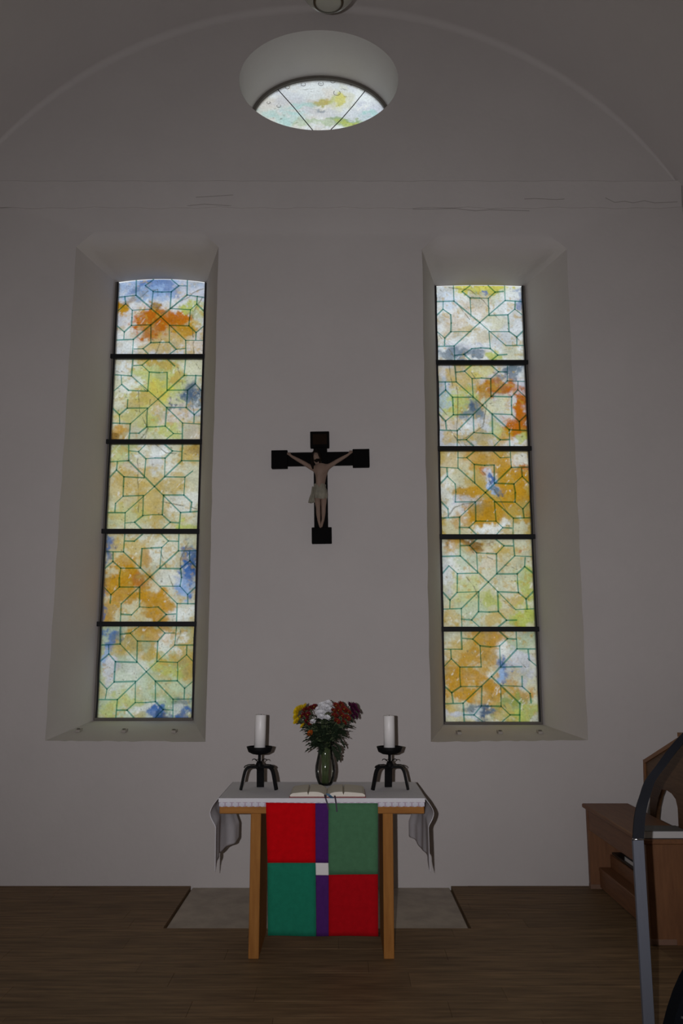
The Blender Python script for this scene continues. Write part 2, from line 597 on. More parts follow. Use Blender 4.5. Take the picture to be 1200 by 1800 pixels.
for cp in ([(725, 368), (800, 367), (835, 371), (860, 369), (930, 371)], [(920, 353), (938, 352), (975, 354), (990, 353)],
           [(1062, 351), (1078, 359), (1096, 357), (1110, 360), (1130, 356), (1148, 360), (1188, 358)], [(0, 366), (32, 364), (110, 365)],
           [(280, 364), (320, 363), (360, 362), (420, 363)], [(345, 350), (380, 348), (410, 346)]):
    mk('crack', *crack(cp, 0.0035), M['crack'], band)

# barrel vault
vv, vf = [], []
ys = [(D, k * math.pi / 16) for k in range(8, -1, -1)] + [(4.0, 0), (1.0, 0), (-2.0, 0), (YB, 0)]
for y, ph in ys:
    for i in range(NA + 1):
        x = XR + (XL - XR) * i / NA
        z = arc_z(x)
        if y == D:
            # the plaster rounds over from the end wall into the vault, less towards the springing
            e = abs(x - X0) / 3.16
            r = 0.045 * max(0.0, 1 - e ** 5) + 0.01
            rho = RV - r + r * math.cos(ph)
            dx, dz = (x - X0) / RV, (z - ZC) / RV
            vv.append((X0 + dx * rho, D - r + r * math.sin(ph), ZC + dz * rho))
        else:
            vv.append((x, y, z))
for r in range(len(ys) - 1):
    for i in range(NA):
        a = r * (NA + 1) + i
        vf.append([a, a + 1, a + NA + 2, a + NA + 1])
tag(mk('ceiling', vv, vf, M['vault'], smooth=True), 'pale plastered barrel vault over the room', kind='structure')

# side walls with unseen windows added behind the camera for fill daylight, rear wall
NAVE = [(-3.9, 1.6), (-1.1, 1.6)]
NW, NZ0, NZ1 = 1.25, 1.5, 4.7
def side_wall(name, x, sgn):
    outl = [(YB, -0.03), (D, -0.03), (D, ZS), (YB, ZS)]
    holes = [[(y, NZ0), (y + NW, NZ0), (y + NW, NZ1), (y, NZ1)] for y, _ in NAVE]
    L = [outl] + holes
    fl_ = [p for l in L for p in l]
    t = tessellate_polygon([[Vector((a, b, 0)) for a, b in l] for l in L])
    Vv = [(x, a, b) for a, b in fl_]
    Ff = [list(q) for q in t]
    for h in holes:
        b0 = len(Vv)
        Vv += [(x, a, b) for a, b in h] + [(x + sgn * 0.5, a, b) for a, b in h]
        for i in range(4):
            j = (i + 1) % 4
            Ff.append([b0 + i, b0 + j, b0 + 4 + j, b0 + 4 + i])
    return tag(mk(name, Vv, Ff, M['plaster']), 'plastered side wall of the nave', kind='structure')
side_wall('wall_left', XL, -1)
side_wall('wall_right', XR, 1)
rv = [(XL, YB, -0.03), (XR, YB, -0.03)] + [(XR + (XL - XR) * i / NA, YB, arc_z(XR + (XL - XR) * i / NA)) for i in range(NA + 1)]
tag(mk('wall_rear', rv, [list(range(len(rv)))], M['plaster']), 'plastered rear wall of the nave', kind='structure')
wi = 4
for x, sgn in ((XL, -1), (XR, 1)):  # unseen windows, added so that soft daylight fills the room from behind
    for y, _ in NAVE:
        xg = x + sgn * 0.45
        w = empty('added_window_left_offscreen' if sgn < 0 else 'added_window_right_offscreen', (xg, y + NW / 2, NZ0))
        tag(w, 'tall plain leaded window added out of view for fill daylight', kind='structure')
        wi += 1
        for k in range(4):
            z0, z1 = (NZ1 - NZ0) * k / 4, (NZ1 - NZ0) * (k + 1) / 4
            mk('glass_pane', [(0, -NW / 2, z0), (0, NW / 2, z0), (0, NW / 2, z1), (0, -NW / 2, z1)], [[0, 1, 2, 3]], M['glass_plain'], w)
            if k:
                mk('crossbar', *box((-0.02, -NW / 2, z0 - 0.02), (0.02, NW / 2, z0 + 0.02)), M['black_frame'], w)

# ------------------------------------------------------------------ floor
SX0, SX1 = atZ(287, 1631, 0).x, atZ(827, 1630, 0).x
SY = (atZ(287, 1632, 0).y + atZ(827, 1631, 0).y) / 2
floor = mk('floor', [(XL, YB, -0.03), (XR, YB, -0.03), (XR, D, -0.03), (XL, D, -0.03)], [[0, 1, 2, 3]], M['subfloor'])
tag(floor, 'dark brown wooden plank floor', kind='structure')
PW = 0.19
y = SY
rows = []
k = 0
while y < D - 0.01:
    rows.append((y, min(y + PW, D), True)); y += PW
y = SY
while y > YB:
    rows.append((max(y - PW, YB), y, False)); y -= PW
prr = random.Random(11)
farv = []
for (y0, y1, back) in rows:
    off = prr.uniform(0, 1.28)
    x = XL - off
    while x < XR:
        xa, xb = max(x, XL), min(x + 1.28, XR)
        x += 1.28
        spans = [(xa, xb)]
        if back:
            spans = []
            if xa < SX0: spans.append((xa, min(xb, SX0)))
            if xb > SX1: spans.append((max(xa, SX1), xb))
        for a, b in spans:
            if b - a < 0.02: continue
            g = 0.0005
            dz = prr.uniform(-0.0006, 0.0006)
            bx = box((a + g, y0 + g, -0.029), (b - g, y1 - g, dz), 0.0008)
            if y0 > 2.9:
                mk('plank', *bx, M['plank'], floor)
            else:
                farv.append(bx)
fo = mk('plank_rows', *join(*farv), M['plank'], floor)
fo['kind'] = 'stuff'

# stone slab let into the floor behind the altar
sb = Vector(((SX0 + SX1) / 2, (SY + D) / 2, -0.03))
slab = empty('stone_slab', sb)
tag(slab, 'worn grey-brown stone slab let into the wooden floor behind the altar', 'slab')
hx, hy = (SX1 - SX0) / 2 - 0.012, (D - SY) / 2
mk('slab_stone', *box((-hx, -hy + 0.012, 0.0), (hx, hy, 0.018), 0.004), M['stone'], slab)
mk('mortar_edge', *box((-hx, -hy + 0.001, 0.0), (hx, -hy + 0.012, 0.0235), 0.002), M['mortar'], slab)
# ------------------------------------------------------------------ painted windows
def vnoise(x, y, seed):
    def h(i, j):
        s = np.sin(i * 127.1 + j * 311.7 + seed * 74.7) * 43758.5453
        return s - np.floor(s)
    i, j = np.floor(x), np.floor(y)
    fx, fy = x - i, y - j
    fx, fy = fx * fx * (3 - 2 * fx), fy * fy * (3 - 2 * fy)
    return (h(i, j) * (1 - fx) + h(i + 1, j) * fx) * (1 - fy) + (h(i, j + 1) * (1 - fx) + h(i + 1, j + 1) * fx) * fy

def fbm(x, y, seed, o=5):
    t, a, s = 0, 0.5, 0
    for k in range(o):
        t = t + a * vnoise(x, y, seed + k * 3.1)
        s += a
        x, y, a = x * 2.03 + 5.2, y * 2.03 + 1.3, a * 0.55
    return t / s

PAL = dict(o=(0.50, 0.145, 0.006), o2=(0.53, 0.275, 0.018), och=(0.54, 0.39, 0.09), br=(0.24, 0.12, 0.015), y=(0.68, 0.64, 0.12),
           yg=(0.50, 0.56, 0.13), g=(0.17, 0.34, 0.08), gr=(0.50, 0.60, 0.42), b=(0.065, 0.16, 0.44), lb=(0.34, 0.50, 0.80), db=(0.035, 0.08, 0.18),
           sl=(0.14, 0.20, 0.27), w=(0.86, 0.91, 0.94), lil=(0.62, 0.65, 0.75), pk=(0.70, 0.61, 0.51), cr=(0.66, 0.66, 0.49), tq=(0.44, 0.70, 0.68))
# per pane: wash, then blobs (u, v from the top, radius u, radius v, colour, strength)
PANES = {
 'L1': ('lil', [(.5, .06, .6, .12, 'lb', .7), (.42, .10, .24, .13, 'b', .75), (.42, .22, .16, .10, 'lb', .8), (.85, .15, .2, .15, 'lil', .9), (.5, .35, .5, .06, 'w', .5), (.55, .72, .42, .26, 'och', .75), (.15, .75, .2, .16, 'w', .8),
              (.42, .60, .21, .17, 'o', 1), (.50, .55, .12, .14, 'o', .9), (.72, .50, .10, .12, 'o', 1), (.80, .66, .12, .09, 'o2', .9), (.06, .34, .07, .09, 'o2', 1), (.42, .37, .05, .07, 'br', .9), (.80, .35, .09, .06, 'yg', .9),
              (.13, .26, .10, .05, 'br', .5), (.92, .42, .10, .14, 'yg', .5), (.92, .9, .1, .1, 'pk', .7)]),
 'L2': ('cr', [(.5, .3, .32, .28, 'yg', .75), (.45, .04, .25, .06, 'och', .9), (.52, .42, .13, .10, 'y', .9), (.33, .52, .20, .12, 'och', .7), (.1, .08, .15, .12, 'w', .8), (.2, .32, .12, .10, 'w', .6), (.3, .70, .2, .12, 'y', .6),
              (.92, .50, .11, .16, 'sl', .95), (.82, .66, .12, .08, 'lil', .9), (.93, .42, .08, .06, 'db', .7), (.95, .60, .06, .06, 'w', .6), (.67, .57, .025, .06, 'db', .9), (.75, .57, .03, .04, 'db', .8), (.10, .90, .12, .10, 'o2', .8), (.05, .95, .05, .05, 'br', .8),
              (.72, .22, .08, .08, 'och', .8), (.68, .72, .17, .14, 'pk', .8), (.62, .92, .13, .08, 'yg', .7), (.92, .92, .1, .1, 'pk', .8), (.45, .78, .1, .07, 'yg', .6)]),
 'L3': ('cr', [(.12, .12, .16, .14, 'yg', .6), (.5, .06, .16, .09, 'w', .8), (.9, .10, .14, .14, 'och', .8), (.93, .05, .06, .06, 'br', .5), (.3, .42, .22, .16, 'och', .7), (.28, .30, .07, .05, 'pk', .8), (.55, .68, .26, .22, 'och', .75), (.08, .5, .1, .16, 'och', .45),
              (.78, .45, .18, .12, 'och', .6), (.94, .42, .08, .2, 'cr', .8), (.85, .70, .14, .12, 'w', .6), (.2, .85, .25, .14, 'yg', .35), (.92, .96, .12, .05, 'yg', .8), (.66, .30, .08, .08, 'w', .5), (.48, .22, .06, .07, 'lil', .5)]),
 'L4': ('cr', [(.93, .40, .10, .26, 'b', 1), (.90, .62, .09, .10, 'lb', .8), (.96, .30, .06, .1, 'db', .6), (.02, .10, .05, .12, 'b', .9), (.04, .22, .04, .05, 'db', .6), (.28, .50, .20, .12, 'o2', 1), (.38, .52, .09, .07, 'o', .75), (.10, .58, .13, .12, 'o2', 1),
              (.25, .70, .20, .12, 'o2', .85), (.50, .72, .14, .14, 'o2', .9), (.66, .78, .10, .12, 'o2', .9), (.60, .93, .14, .07, 'o2', .9), (.08, .92, .12, .09, 'o2', .75), (.20, .32, .12, .07, 'o2', .75), (.30, .15, .10, .10, 'och', .7), (.46, .30, .06, .10, 'o2', .7), (.12, .10, .08, .08, 'och', .6),
              (.65, .22, .14, .12, 'w', .5), (.85, .92, .14, .1, 'w', .6), (.02, .86, .025, .2, 'b', .7), (.72, .52, .14, .08, 'w', .5)]),
 'L5': ('gr', [(.52, .07, .26, .08, 'o2', .8), (.55, .27, .14, .14, 'och', .85), (.30, .17, .14, .10, 'och', .75), (.10, .12, .11, .11, 'b', .9), (.16, .08, .08, .05, 'sl', .6), (.22, .28, .12, .08, 'och', .6), (.10, .46, .09, .20, 'lil', .85), (.04, .3, .04, .1, 'lb', .8),
              (.90, .36, .14, .18, 'och', .85), (.70, .45, .18, .07, 'yg', .75), (.66, .43, .08, .05, 'och', .8), (.95, .12, .08, .1, 'och', .6), (.75, .15, .12, .10, 'w', .6), (.35, .45, .14, .12, 'w', .4), (.50, .92, .18, .07, 'w', .7), (.30, .80, .12, .07, 'yg', .6), (.12, .92, .12, .09, 'yg', .6),
              (.68, .95, .13, .055, 'b', 1), (.72, .95, .08, .04, 'db', .8), (.95, .97, .08, .05, 'b', .9), (.90, .85, .14, .06, 'sl', .7), (.85, .90, .08, .05, 'w', .4), (.70, .82, .10, .06, 'g', .35)]),
 'R1': ('w', [(.55, .03, .30, .06, 'y', 1), (.62, .12, .18, .09, 'yg', .5), (.10, .12, .12, .14, 'lb', .3), (.55, .08, .03, .03, 'b', .9), (.97, .07, .05, .06, 'b', .5), (.97, .25, .04, .08, 'b', .7), (.5, .28, .18, .14, 'pk', .7), (.16, .50, .15, .16, 'pk', .7), (.33, .58, .10, .06, 'och', .6), (.70, .45, .14, .12, 'cr', .8),
              (.90, .45, .12, .16, 'lil', .4), (.56, .70, .12, .08, 'och', .45), (.30, .82, .25, .08, 'lil', .8), (.18, .90, .22, .07, 'sl', .8), (.40, .87, .16, .06, 'sl', .75), (.67, .92, .07, .06, 'yg', .9), (.80, .72, .12, .10, 'lil', .5), (.88, .88, .10, .08, 'cr', .8), (.75, .3, .12, .1, 'w', .7)]),
 'R2': ('lil', [(.28, .14, .22, .15, 'och', .75), (.52, .06, .14, .08, 'y', .55), (.22, .48, .18, .20, 'yg', .8), (.36, .36, .10, .10, 'yg', .6), (.84, .07, .14, .09, 'sl', .9), (.97, .07, .05, .06, 'w', .7), (.66, .30, .18, .11, 'o', 1), (.76, .28, .10, .12, 'o', .9), (.52, .42, .09, .18, 'o2', .8), (.93, .55, .10, .22, 'o', 1), (.86, .74, .13, .13, 'o', 1),
              (.76, .84, .10, .09, 'o2', .8), (.97, .85, .05, .1, 'yg', .8), (.62, .52, .13, .10, 'cr', 1), (.36, .58, .11, .12, 'sl', .85), (.38, .50, .05, .07, 'db', .6), (.05, .35, .06, .2, 'lb', .5), (.18, .75, .16, .12, 'pk', .8), (.48, .90, .16, .09, 'och', .75), (.12, .92, .12, .08, 'och', .6), (.66, .78, .08, .1, 'yg', .6), (.88, .94, .1, .06, 'w', .6), (.33, .82, .1, .06, 'w', .7)]),
 'R3': ('och', [(.08, .45, .12, .22, 'w', .75), (.20, .30, .14, .14, 'cr', .8), (.16, .70, .14, .12, 'w', .85), (.30, .62, .14, .06, 'lil', .8), (.18, .88, .16, .12, 'cr', .7), (.52, .08, .18, .09, 'o2', .7), (.76, .20, .14, .14, 'o2', .8), (.90, .45, .13, .25, 'o2', 1), (.74, .50, .10, .14, 'o2', .85), (.54, .70, .20, .14, 'o2', .9), (.34, .48, .13, .08, 'o2', .85),
              (.92, .10, .10, .10, 'w', .6), (.97, .22, .05, .04, 'o', .8), (.52, .22, .06, .04, 'o', .8), (.58, .30, .07, .10, 'lil', 1), (.62, .40, .06, .08, 'lb', .9), (.60, .33, .03, .06, 'b', .9), (.66, .47, .05, .05, 'sl', .9), (.68, .54, .05, .025, 'db', .9), (.53, .92, .18, .06, 'w', .85), (.85, .92, .10, .07, 'cr', .9), (.66, .84, .05, .06, 'w', .7), (.96, .85, .05, .08, 'o2', .8), (.28, .8, .1, .08, 'o2', .6)]),
 'R4': ('cr', [(.30, .04, .22, .055, 'br', .9), (.20, .10, .16, .07, 'o2', .7), (.10, .35, .16, .22, 'w', .75), (.06, .40, .08, .2, 'lil', .5), (.52, .25, .16, .12, 'pk', .5), (.72, .16, .10, .09, 'och', .8), (.90, .09, .05, .02, 'o', .6), (.92, .52, .10, .22, 'yg', .9), (.85, .40, .1, .1, 'gr', .6), (.90, .90, .14, .10, 'yg', 1), (.80, .68, .10, .06, 'och', .7), (.30, .58, .18, .14, 'yg', .5), (.52, .70, .10, .1, 'yg', .8),
              (.12, .88, .10, .09, 'och', .65), (.55, .92, .12, .06, 'och', .7), (.32, .82, .16, .14, 'gr', .7), (.70, .45, .12, .08, 'cr', .8), (.85, .22, .14, .10, 'cr', .8), (.3, .22, .12, .1, 'gr', .6)]),
 'R5': ('cr', [(.30, .20, .26, .16, 'och', .8), (.50, .06, .24, .08, 'o2', .8), (.32, .28, .14, .10, 'o2', .75), (.52, .22, .11, .14, 'o2', .7), (.28, .50, .22, .12, 'o2', .85), (.10, .52, .12, .18, 'o2', .8), (.20, .68, .16, .10, 'o2', .9), (.50, .62, .12, .10, 'o2', .85), (.50, .78, .11, .10, 'o2', .7), (.80, .68, .14, .12, 'o2', .8), (.06, .90, .08, .08, 'och', .6),
              (.70, .20, .12, .12, 'w', .8), (.88, .32, .12, .20, 'lil', .9), (.67, .43, .085, .11, 'b', .85), (.65, .46, .05, .08, 'lb', .9), (.90, .08, .14, .09, 'gr', .9), (.70, .82, .16, .14, 'g', .65), (.85, .92, .16, .08, 'yg', .85), (.62, .88, .12, .08, 'och', .6), (.35, .88, .16, .07, 'sl', .95), (.30, .93, .10, .05, 'w', .5), (.10, .96, .14, .05, 'lil', .9), (.45, .90, .06, .05, 'db', .7), (.48, .45, .06, .05, 'w', .5)]),
 'OC': ('w', [(.18, .45, .20, .30, 'pk', .55), (.30, .2, .15, .12, 'lil', .5), (.55, .40, .10, .2, 'pk', .5), (.68, .30, .07, .16, 'cr', .6), (.92, .45, .10, .2, 'lil', .8), (.57, .29, .06, .03, 'yg', .7), (.66, .265, .03, .04, 'y', .75), (.53, .29, .05, .03, 'och', .7), (.40, .31, .12, .045, 'tq', .7), (.62, .42, .3, .05, 'lil', .5),
              (.20, .42, .12, .06, 'tq', .6), (.72, .50, .16, .035, 'g', .7), (.75, .505, .10, .03, 'yg', .8), (.88, .42, .08, .03, 'tq', .8), (.52, .38, .04, .02, 'sl', .6), (.45, .52, .18, .03, 'gr', .8), (.3, .46, .1, .05, 'tq', .5)]),
}
# fine drawn lines (dark hair lines scratched into the paint): polylines in pane coordinates
HAIR = {
 'L1': [[(.98, .08), (.8, .22), (.62, .36), (.5, .45)], [(.25, .24), (.35, .16), (.45, .13), (.46, .22)], [(.98, .2), (.9, .36), (.86, .55), (.88, .75), (.9, 1)], [(.52, .8), (.45, 1)]],
 'L2': [[(.02, .15), (.2, .22), (.35, .38), (.47, .46)], [(.28, .4), (.3, .65), (.4, .85), (.37, 1)], [(.72, .1), (.8, .38), (.9, .5), (.92, .7)], [(.42, .5), (.38, .7), (.4, .85), (.33, 1)], [(.9, 0), (.95, .1), (1, .18)]],
 'L3': [[(.5, 0), (.62, .1), (.98, .12)], [(.3, .1), (.32, .5), (.34, .8)], [(.6, .68), (.8, .72), (.98, .76)]],
 'L4': [[(.6, .2), (.75, .6)], [(.9, .1), (.82, .3), (.84, .5)]],
 'L5': [[(.85, .05), (.8, .2)]],
 'R1': [[(.15, .02), (.4, .06), (.55, .2), (.7, .42), (.86, .62), (.95, .72)], [(0, .62), (.1, .78), (.22, 1)], [(.05, .05), (.25, .25), (.38, .45)]],
 'R2': [[(.33, .0), (.45, .2), (.55, .5), (.5, .75), (.3, .88), (.2, .92)], [(0, .6), (.1, .75), (.25, 1)], [(.05, .75), (.18, .88), (.3, .98)], [(.2, 0), (.22, .45), (.2, .85)], [(.13, 0), (.16, .25)], [(0, .02), (.0, .5), (.4, 1)]],
 'R3': [[(.42, .15), (.55, .35), (.75, .75), (.85, .95)], [(0, .85), (.2, .65), (.45, .6)]],
 'R4': [[(.5, .2), (.7, .3), (.82, .34), (.82, .22)], [(.2, .35), (.35, .55), (.42, .75)], [(.6, .65), (.78, .8)]],
 'R5': [[(.75, .25), (.88, .4)], [(.6, .7), (.65, .85)]],
 'OC': [],
}

def paint(key, U, Vv, seed):
    wash, blobs = PANES[key]
    col = np.zeros(U.shape + (3,)) + np.array(PAL[wash])
    mott = fbm(U * 6, Vv * 6, seed + 20)
    col = col * (0.84 + 0.3 * mott)[..., None]
    # a second pale wash drifting across
    m2 = np.clip((fbm(U * 3.2, Vv * 3.2, seed + 31) - 0.45) * 4, 0, 1)[..., None]
    col = col * (1 - 0.35 * m2) + np.array(PAL['w']) * 0.35 * m2
    m3 = np.clip((fbm(U * 7, Vv * 7, seed + 61) - 0.52) * 5, 0, 1)[..., None]
    col = col * (1 - 0.45 * m3) + np.array(PAL['och'] if key != 'OC' else PAL['lil']) * 0.45 * m3
    wx = (fbm(U * 5, Vv * 5, seed + 1) - 0.5) * 0.22 + (fbm(U * 18, Vv * 18, seed + 4, 3) - 0.5) * 0.08
    wy = (fbm(U * 5, Vv * 5, seed + 9) - 0.5) * 0.22 + (fbm(U * 18, Vv * 18, seed + 14, 3) - 0.5) * 0.08
    for k, (cu, cv, ru, rv_, c, s) in enumerate(blobs):
        d = np.sqrt(((U + wx - cu) / ru) ** 2 + ((Vv + wy - cv) / rv_) ** 2)
        edge = fbm(U * 14, Vv * 14, seed + 40 + k, 4)
        body = np.clip((1.42 - d - (edge - 0.5) * 1.7) / 0.75, 0, 1)
        body = body * body * (3 - 2 * body)
        halo = np.clip((1.9 - d - (edge - 0.5) * 0.8) / 1.2, 0, 1) ** 1.5
        a = np.maximum(body, 0.40 * halo) * s * (0.76 + 0.48 * fbm(U * 20, Vv * 20, seed + 70 + k, 4))
        a = np.clip(a, 0, 1)[..., None]
        # pigment pools: denser and thinner washes inside the same stroke
        tone = (0.78 + 0.42 * fbm(U * 9, Vv * 9, seed + 55 + k, 4))[..., None]
        col = col * (1 - a) + np.array(PAL[c]) * tone * a
    # smoky greenish veil in places
    ve = np.clip((fbm(U * 4.5, Vv * 4.5, seed + 140, 5) - 0.52) * 4.5, 0, 1)[..., None]
    col = col * (1 - ve * (0.32 if key != 'OC' else 0.1)) + np.array((0.26, 0.30, 0.20)) * ve * (0.32 if key != 'OC' else 0.1) * 0.8
    # spatter and pale scratches
    sp = fbm(U * 46, Vv * 46, seed + 90, 2)
    a = np.clip((sp - 0.80) * 14, 0, 1)[..., None] * 0.55
    col = col * (1 - a) + np.array((0.10, 0.09, 0.05)) * a
    if key != 'OC':
        fl2 = fbm(U * 24, Vv * 24, seed + 120, 4)
        a = np.clip((fl2 - 0.55) * 7, 0, 1)[..., None] * 0.5 * np.clip((fbm(U * 4, Vv * 4, seed + 130, 2) - .35) * 4, 0, 1)[..., None]
        col = col * (1 - a) + np.array((0.55, 0.36, 0.06)) * a
    ws_ = fbm(U * 30 + Vv * 22, Vv * 9 - U * 12, seed + 95, 3)
    a = np.clip((ws_ - 0.74) * 9, 0, 1)[..., None] * 0.6
    col = col * (1 - a) + np.array((0.92, 0.92, 0.9)) * a
    for pl in HAIR[key]:
        for (a0, b0), (a1, b1) in zip(pl[:-1], pl[1:]):
            dx, dy = a1 - a0, b1 - b0
            L2 = dx * dx + dy * dy
            t = np.clip(((U - a0) * dx + (Vv - b0) * dy) / L2, 0, 1)
            jit = (fbm(U * 9, Vv * 9, seed + 5, 2) - 0.5) * 0.03
            d = np.hypot(U + jit - (a0 + t * dx), Vv + jit - (b0 + t * dy))
            m = np.clip((0.0075 - d) / 0.004, 0, 1)[..., None] * 0.7
            col = col * (1 - m) + np.array((0.12, 0.12, 0.07)) * m
    return np.clip(col, 0.01, 0.95)

def pane_mesh(name, key, posfn, n, m, seed, parent, mask=None):
    u = np.linspace(0, 1, n + 1)
    v = np.linspace(0, 1, m + 1)
    U, Vv = np.meshgrid(u, v)
    X, Y, Z = posfn(U, Vv)
    col = paint(key, U, Vv, seed)
    verts = np.stack([X, Y, Z], -1).reshape(-1, 3)
    i, j = np.meshgrid(np.arange(n), np.arange(m))
    a = (j * (n + 1) + i).ravel()
    quads = np.stack([a, a + n + 1, a + n + 2, a + 1], -1)
    if mask is not None:
        inside = mask(U, Vv).ravel()
        quads = quads[inside[quads].all(1)]
    me = bpy.data.meshes.new(name)
    me.vertices.add(len(verts))
    me.vertices.foreach_set('co', verts.ravel())
    me.loops.add(len(quads) * 4)
    me.loops.foreach_set('vertex_index', quads.ravel())
    me.polygons.add(len(quads))
    me.polygons.foreach_set('loop_start', np.arange(len(quads)) * 4)
    me.polygons.foreach_set('loop_total', np.full(len(quads), 4))
    me.update(calc_edges=True)
    ca = me.color_attributes.new('paint', 'FLOAT_COLOR', 'POINT')
    rgba = np.concatenate([col.reshape(-1, 3), np.ones((col.size // 3, 1))], 1)
    ca.data.foreach_set('color', rgba.ravel())
    me.materials.append(M['glass_paint'])
    o = bpy.data.objects.new(name, me)
    COL.objects.link(o)
    o.parent = parent
    return o

# the star-and-octagon tracery of one pane, given in one quadrant (p, q from the centre), mirrored
QUAD = [((0, 0), (.30, .30)), ((.107, .107), (.107, .335)), ((.107, .335), (0, .335)), ((.107, .335), (.19, .42)), ((.19, .42), (.295, .42)), ((.19, .42), (.107, .5)),
        ((.30, .30), (.30, .5))]
SEGS = set()
for (a, b) in QUAD:
    for sw in (0, 1):
        for sx in (-1, 1):
            for sy in (-1, 1):
                A, B = (a[::-1], b[::-1]) if sw else (a, b)
                SEGS.add(tuple(sorted(((round(.5 + sx * A[0], 4), round(.5 + sy * A[1], 4)), (round(.5 + sx * B[0], 4), round(.5 + sy * B[1], 4))))))
SEGS = sorted(SEGS)

def tracery(pos2, wid, hgt, parent, seed):
    """thin lines painted on the room side of the glass, as thin quads just proud of it; pos2(u, v)->(x, z)"""
    r = random.Random(seed)
    jitter = {}
    def J(p):
        if p not in jitter:
            jitter[p] = (p[0] + (r.uniform(-.008, .008) if .01 < p[0] < .99 else 0), p[1] + (r.uniform(-.008, .008) if .01 < p[1] < .99 else 0))
        return jitter[p]
    parts = []
    for a, b in SEGS:
        if r.random() < 0.05: continue
        (u0, v0), (u1, v1) = J(a), J(b)
        x0, z0 = pos2(u0, v0); x1, z1 = pos2(u1, v1)
        d = Vector((x1 - x0, z1 - z0)); L = d.length
        if L < 1e-4: continue
        d /= L
        w = r.choice((0.0048, 0.0060, 0.0068, 0.0076))
        n = Vector((-d.y, d.x)) * w
        e = d * w * 0.7
        q = [(x0 - e.x - n.x, z0 - e.y - n.y), (x1 + e.x - n.x, z1 + e.y - n.y), (x1 + e.x + n.x, z1 + e.y + n.y), (x0 - e.x + n.x, z0 - e.y + n.y)]
        yq = -0.003 - 0.00002 * len(parts)
        parts.append(([(x, yq, z) for x, z in q], [[0, 1, 2, 3]]))
    return mk('tracery', *join(*parts), M['lead'], parent)

def painted_window(name, G, bars_px, bx, keys, arch, label, seed, wide_left):
    xl, xr, zb, zt = G
    w = empty(name, ((xl + xr) / 2, YG, zb))
    tag(w, label, kind='structure')
    hw, H = (xr - xl) / 2, zt - zb
    cuts = [H] + [atY(bx, p, YG).z - zb for p in bars_px] + [0.0]
    BH = 0.021
    rr = random.Random(seed)
    for k in range(5):
        z1, z0 = cuts[k], cuts[k + 1]
        if k > 0: z1 -= BH
        if k < 4: z0 += BH
        ar = arch if k == 0 else 0.0
        def pos2(u, v, z0=z0, z1=z1, ar=ar):
            top = z1 + ar * (1 - (2 * u - 1) ** 2)
            return -hw + 2 * hw * u, top + (z0 - top) * v
        def posfn(U, Vv):
            x, z = pos2(U, Vv)
            return x, np.zeros_like(x), z
        p = pane_mesh('glass_pane', keys[k], posfn, 130, 130, seed + k * 17.3, w)
        tracery(pos2, 2 * hw, z1 - z0, p, seed * 7 + k)
    for k in range(1, 5):
        z = cuts[k]
        t = rr.uniform(-.002, .002)
        mk('crossbar', *box((-hw - 0.045, -0.035, z - BH), (hw + 0.03, 0.02, z + BH), 0.003), M['black_frame'], w)
    # frame strips round the glass
    lw, rw = (FR, FR * 0.4) if wide_left else (FR * 0.4, FR)
    mk('frame_side', *box((-hw - lw, -0.02, -0.02), (-hw, 0.03, H + 0.002), 0.002), M['grey_frame'], w)
    mk('frame_side', *box((hw, -0.02, -0.02), (hw + rw, 0.03, H + 0.002), 0.002), M['grey_frame'], w)
    mk('frame_sill', *box((-hw - lw, -0.022, -0.022), (hw + rw, 0.03, 0.0), 0.002), M['grey_frame'], w)
    # black putty edge, ragged
    for s, k0 in ((-1, lw), (1, rw)):
        pts = [(s * (hw + 0.006 + rr.uniform(-.003, .004)), -0.022, z) for z in np.linspace(0, H, 30)]
        mk('putty_edge', *ribbon(pts, (1, 0, 0), 0.012, 0.008), M['black_frame'], w)
    return w

painted_window('window_1', G1, (628, 777.5, 934.5, 1097), 272, ('L1', 'L2', 'L3', 'L4', 'L5'), ARCH1,
               'tall painted glass window with a blue arched top pane, left of the crucifix', 3, True)
painted_window('window_2', G2, (638.5, 789.5, 944, 1106), 852, ('R1', 'R2', 'R3', 'R4', 'R5'), ARCH2,
               'tall painted glass window with a pale top pane, right of the crucifix', 5, False)

# oculus
w3 = empty('window_3', (OCX, D + TO, OGZ))
tag(w3, 'oval painted window high in the end wall above the crucifix', kind='structure')
def posoc(U, Vv):
    x = (U - 0.5) * 2 * OGA
    z = (0.5 - Vv) * 2 * OGB
    return x, np.zeros_like(x), z
# polar grid keeps the oval's edge smooth
nr_, na_ = 70, 200
R_, A_ = np.meshgrid(np.linspace(0.002, 1, nr_ + 1), np.linspace(0, 2 * math.pi, na_ + 1))
U_, V_ = 0.5 + 0.5 * R_ * np.cos(A_), 0.5 - 0.5 * R_ * np.sin(A_)
colr = paint('OC', U_, V_, 40.0)
X_, Y_, Z_ = posoc(U_, V_)
ii, jj = np.meshgrid(np.arange(nr_), np.arange(na_))
a_ = (jj * (nr_ + 1) + ii).ravel()
qd = np.stack([a_, a_ + 1, a_ + nr_ + 2, a_ + nr_ + 1], -1)
oc = mk('glass_pane', np.stack([X_, Y_, Z_], -1).reshape(-1, 3), qd.tolist(), M['glass_oval'], w3)
ca = oc.data.color_attributes.new('paint', 'FLOAT_COLOR', 'POINT')
ca.data.foreach_set('color', np.concatenate([colr.reshape(-1, 3), np.ones((colr.size // 3, 1))], 1).ravel())
ring = []
rgv, rgf = [], []
for i in range(NO):
    a = 2 * math.pi * i / NO
    c_, s_ = math.cos(a), math.sin(a)
    for (k, yy) in ((1.0, -0.03), (1.0, 0.02), (0.955, 0.02), (0.955, -0.03)):
        rgv.append((OGA * k * c_, yy, (OGB * k if k == 1.0 else OGB - 0.045 * OGA) * s_))
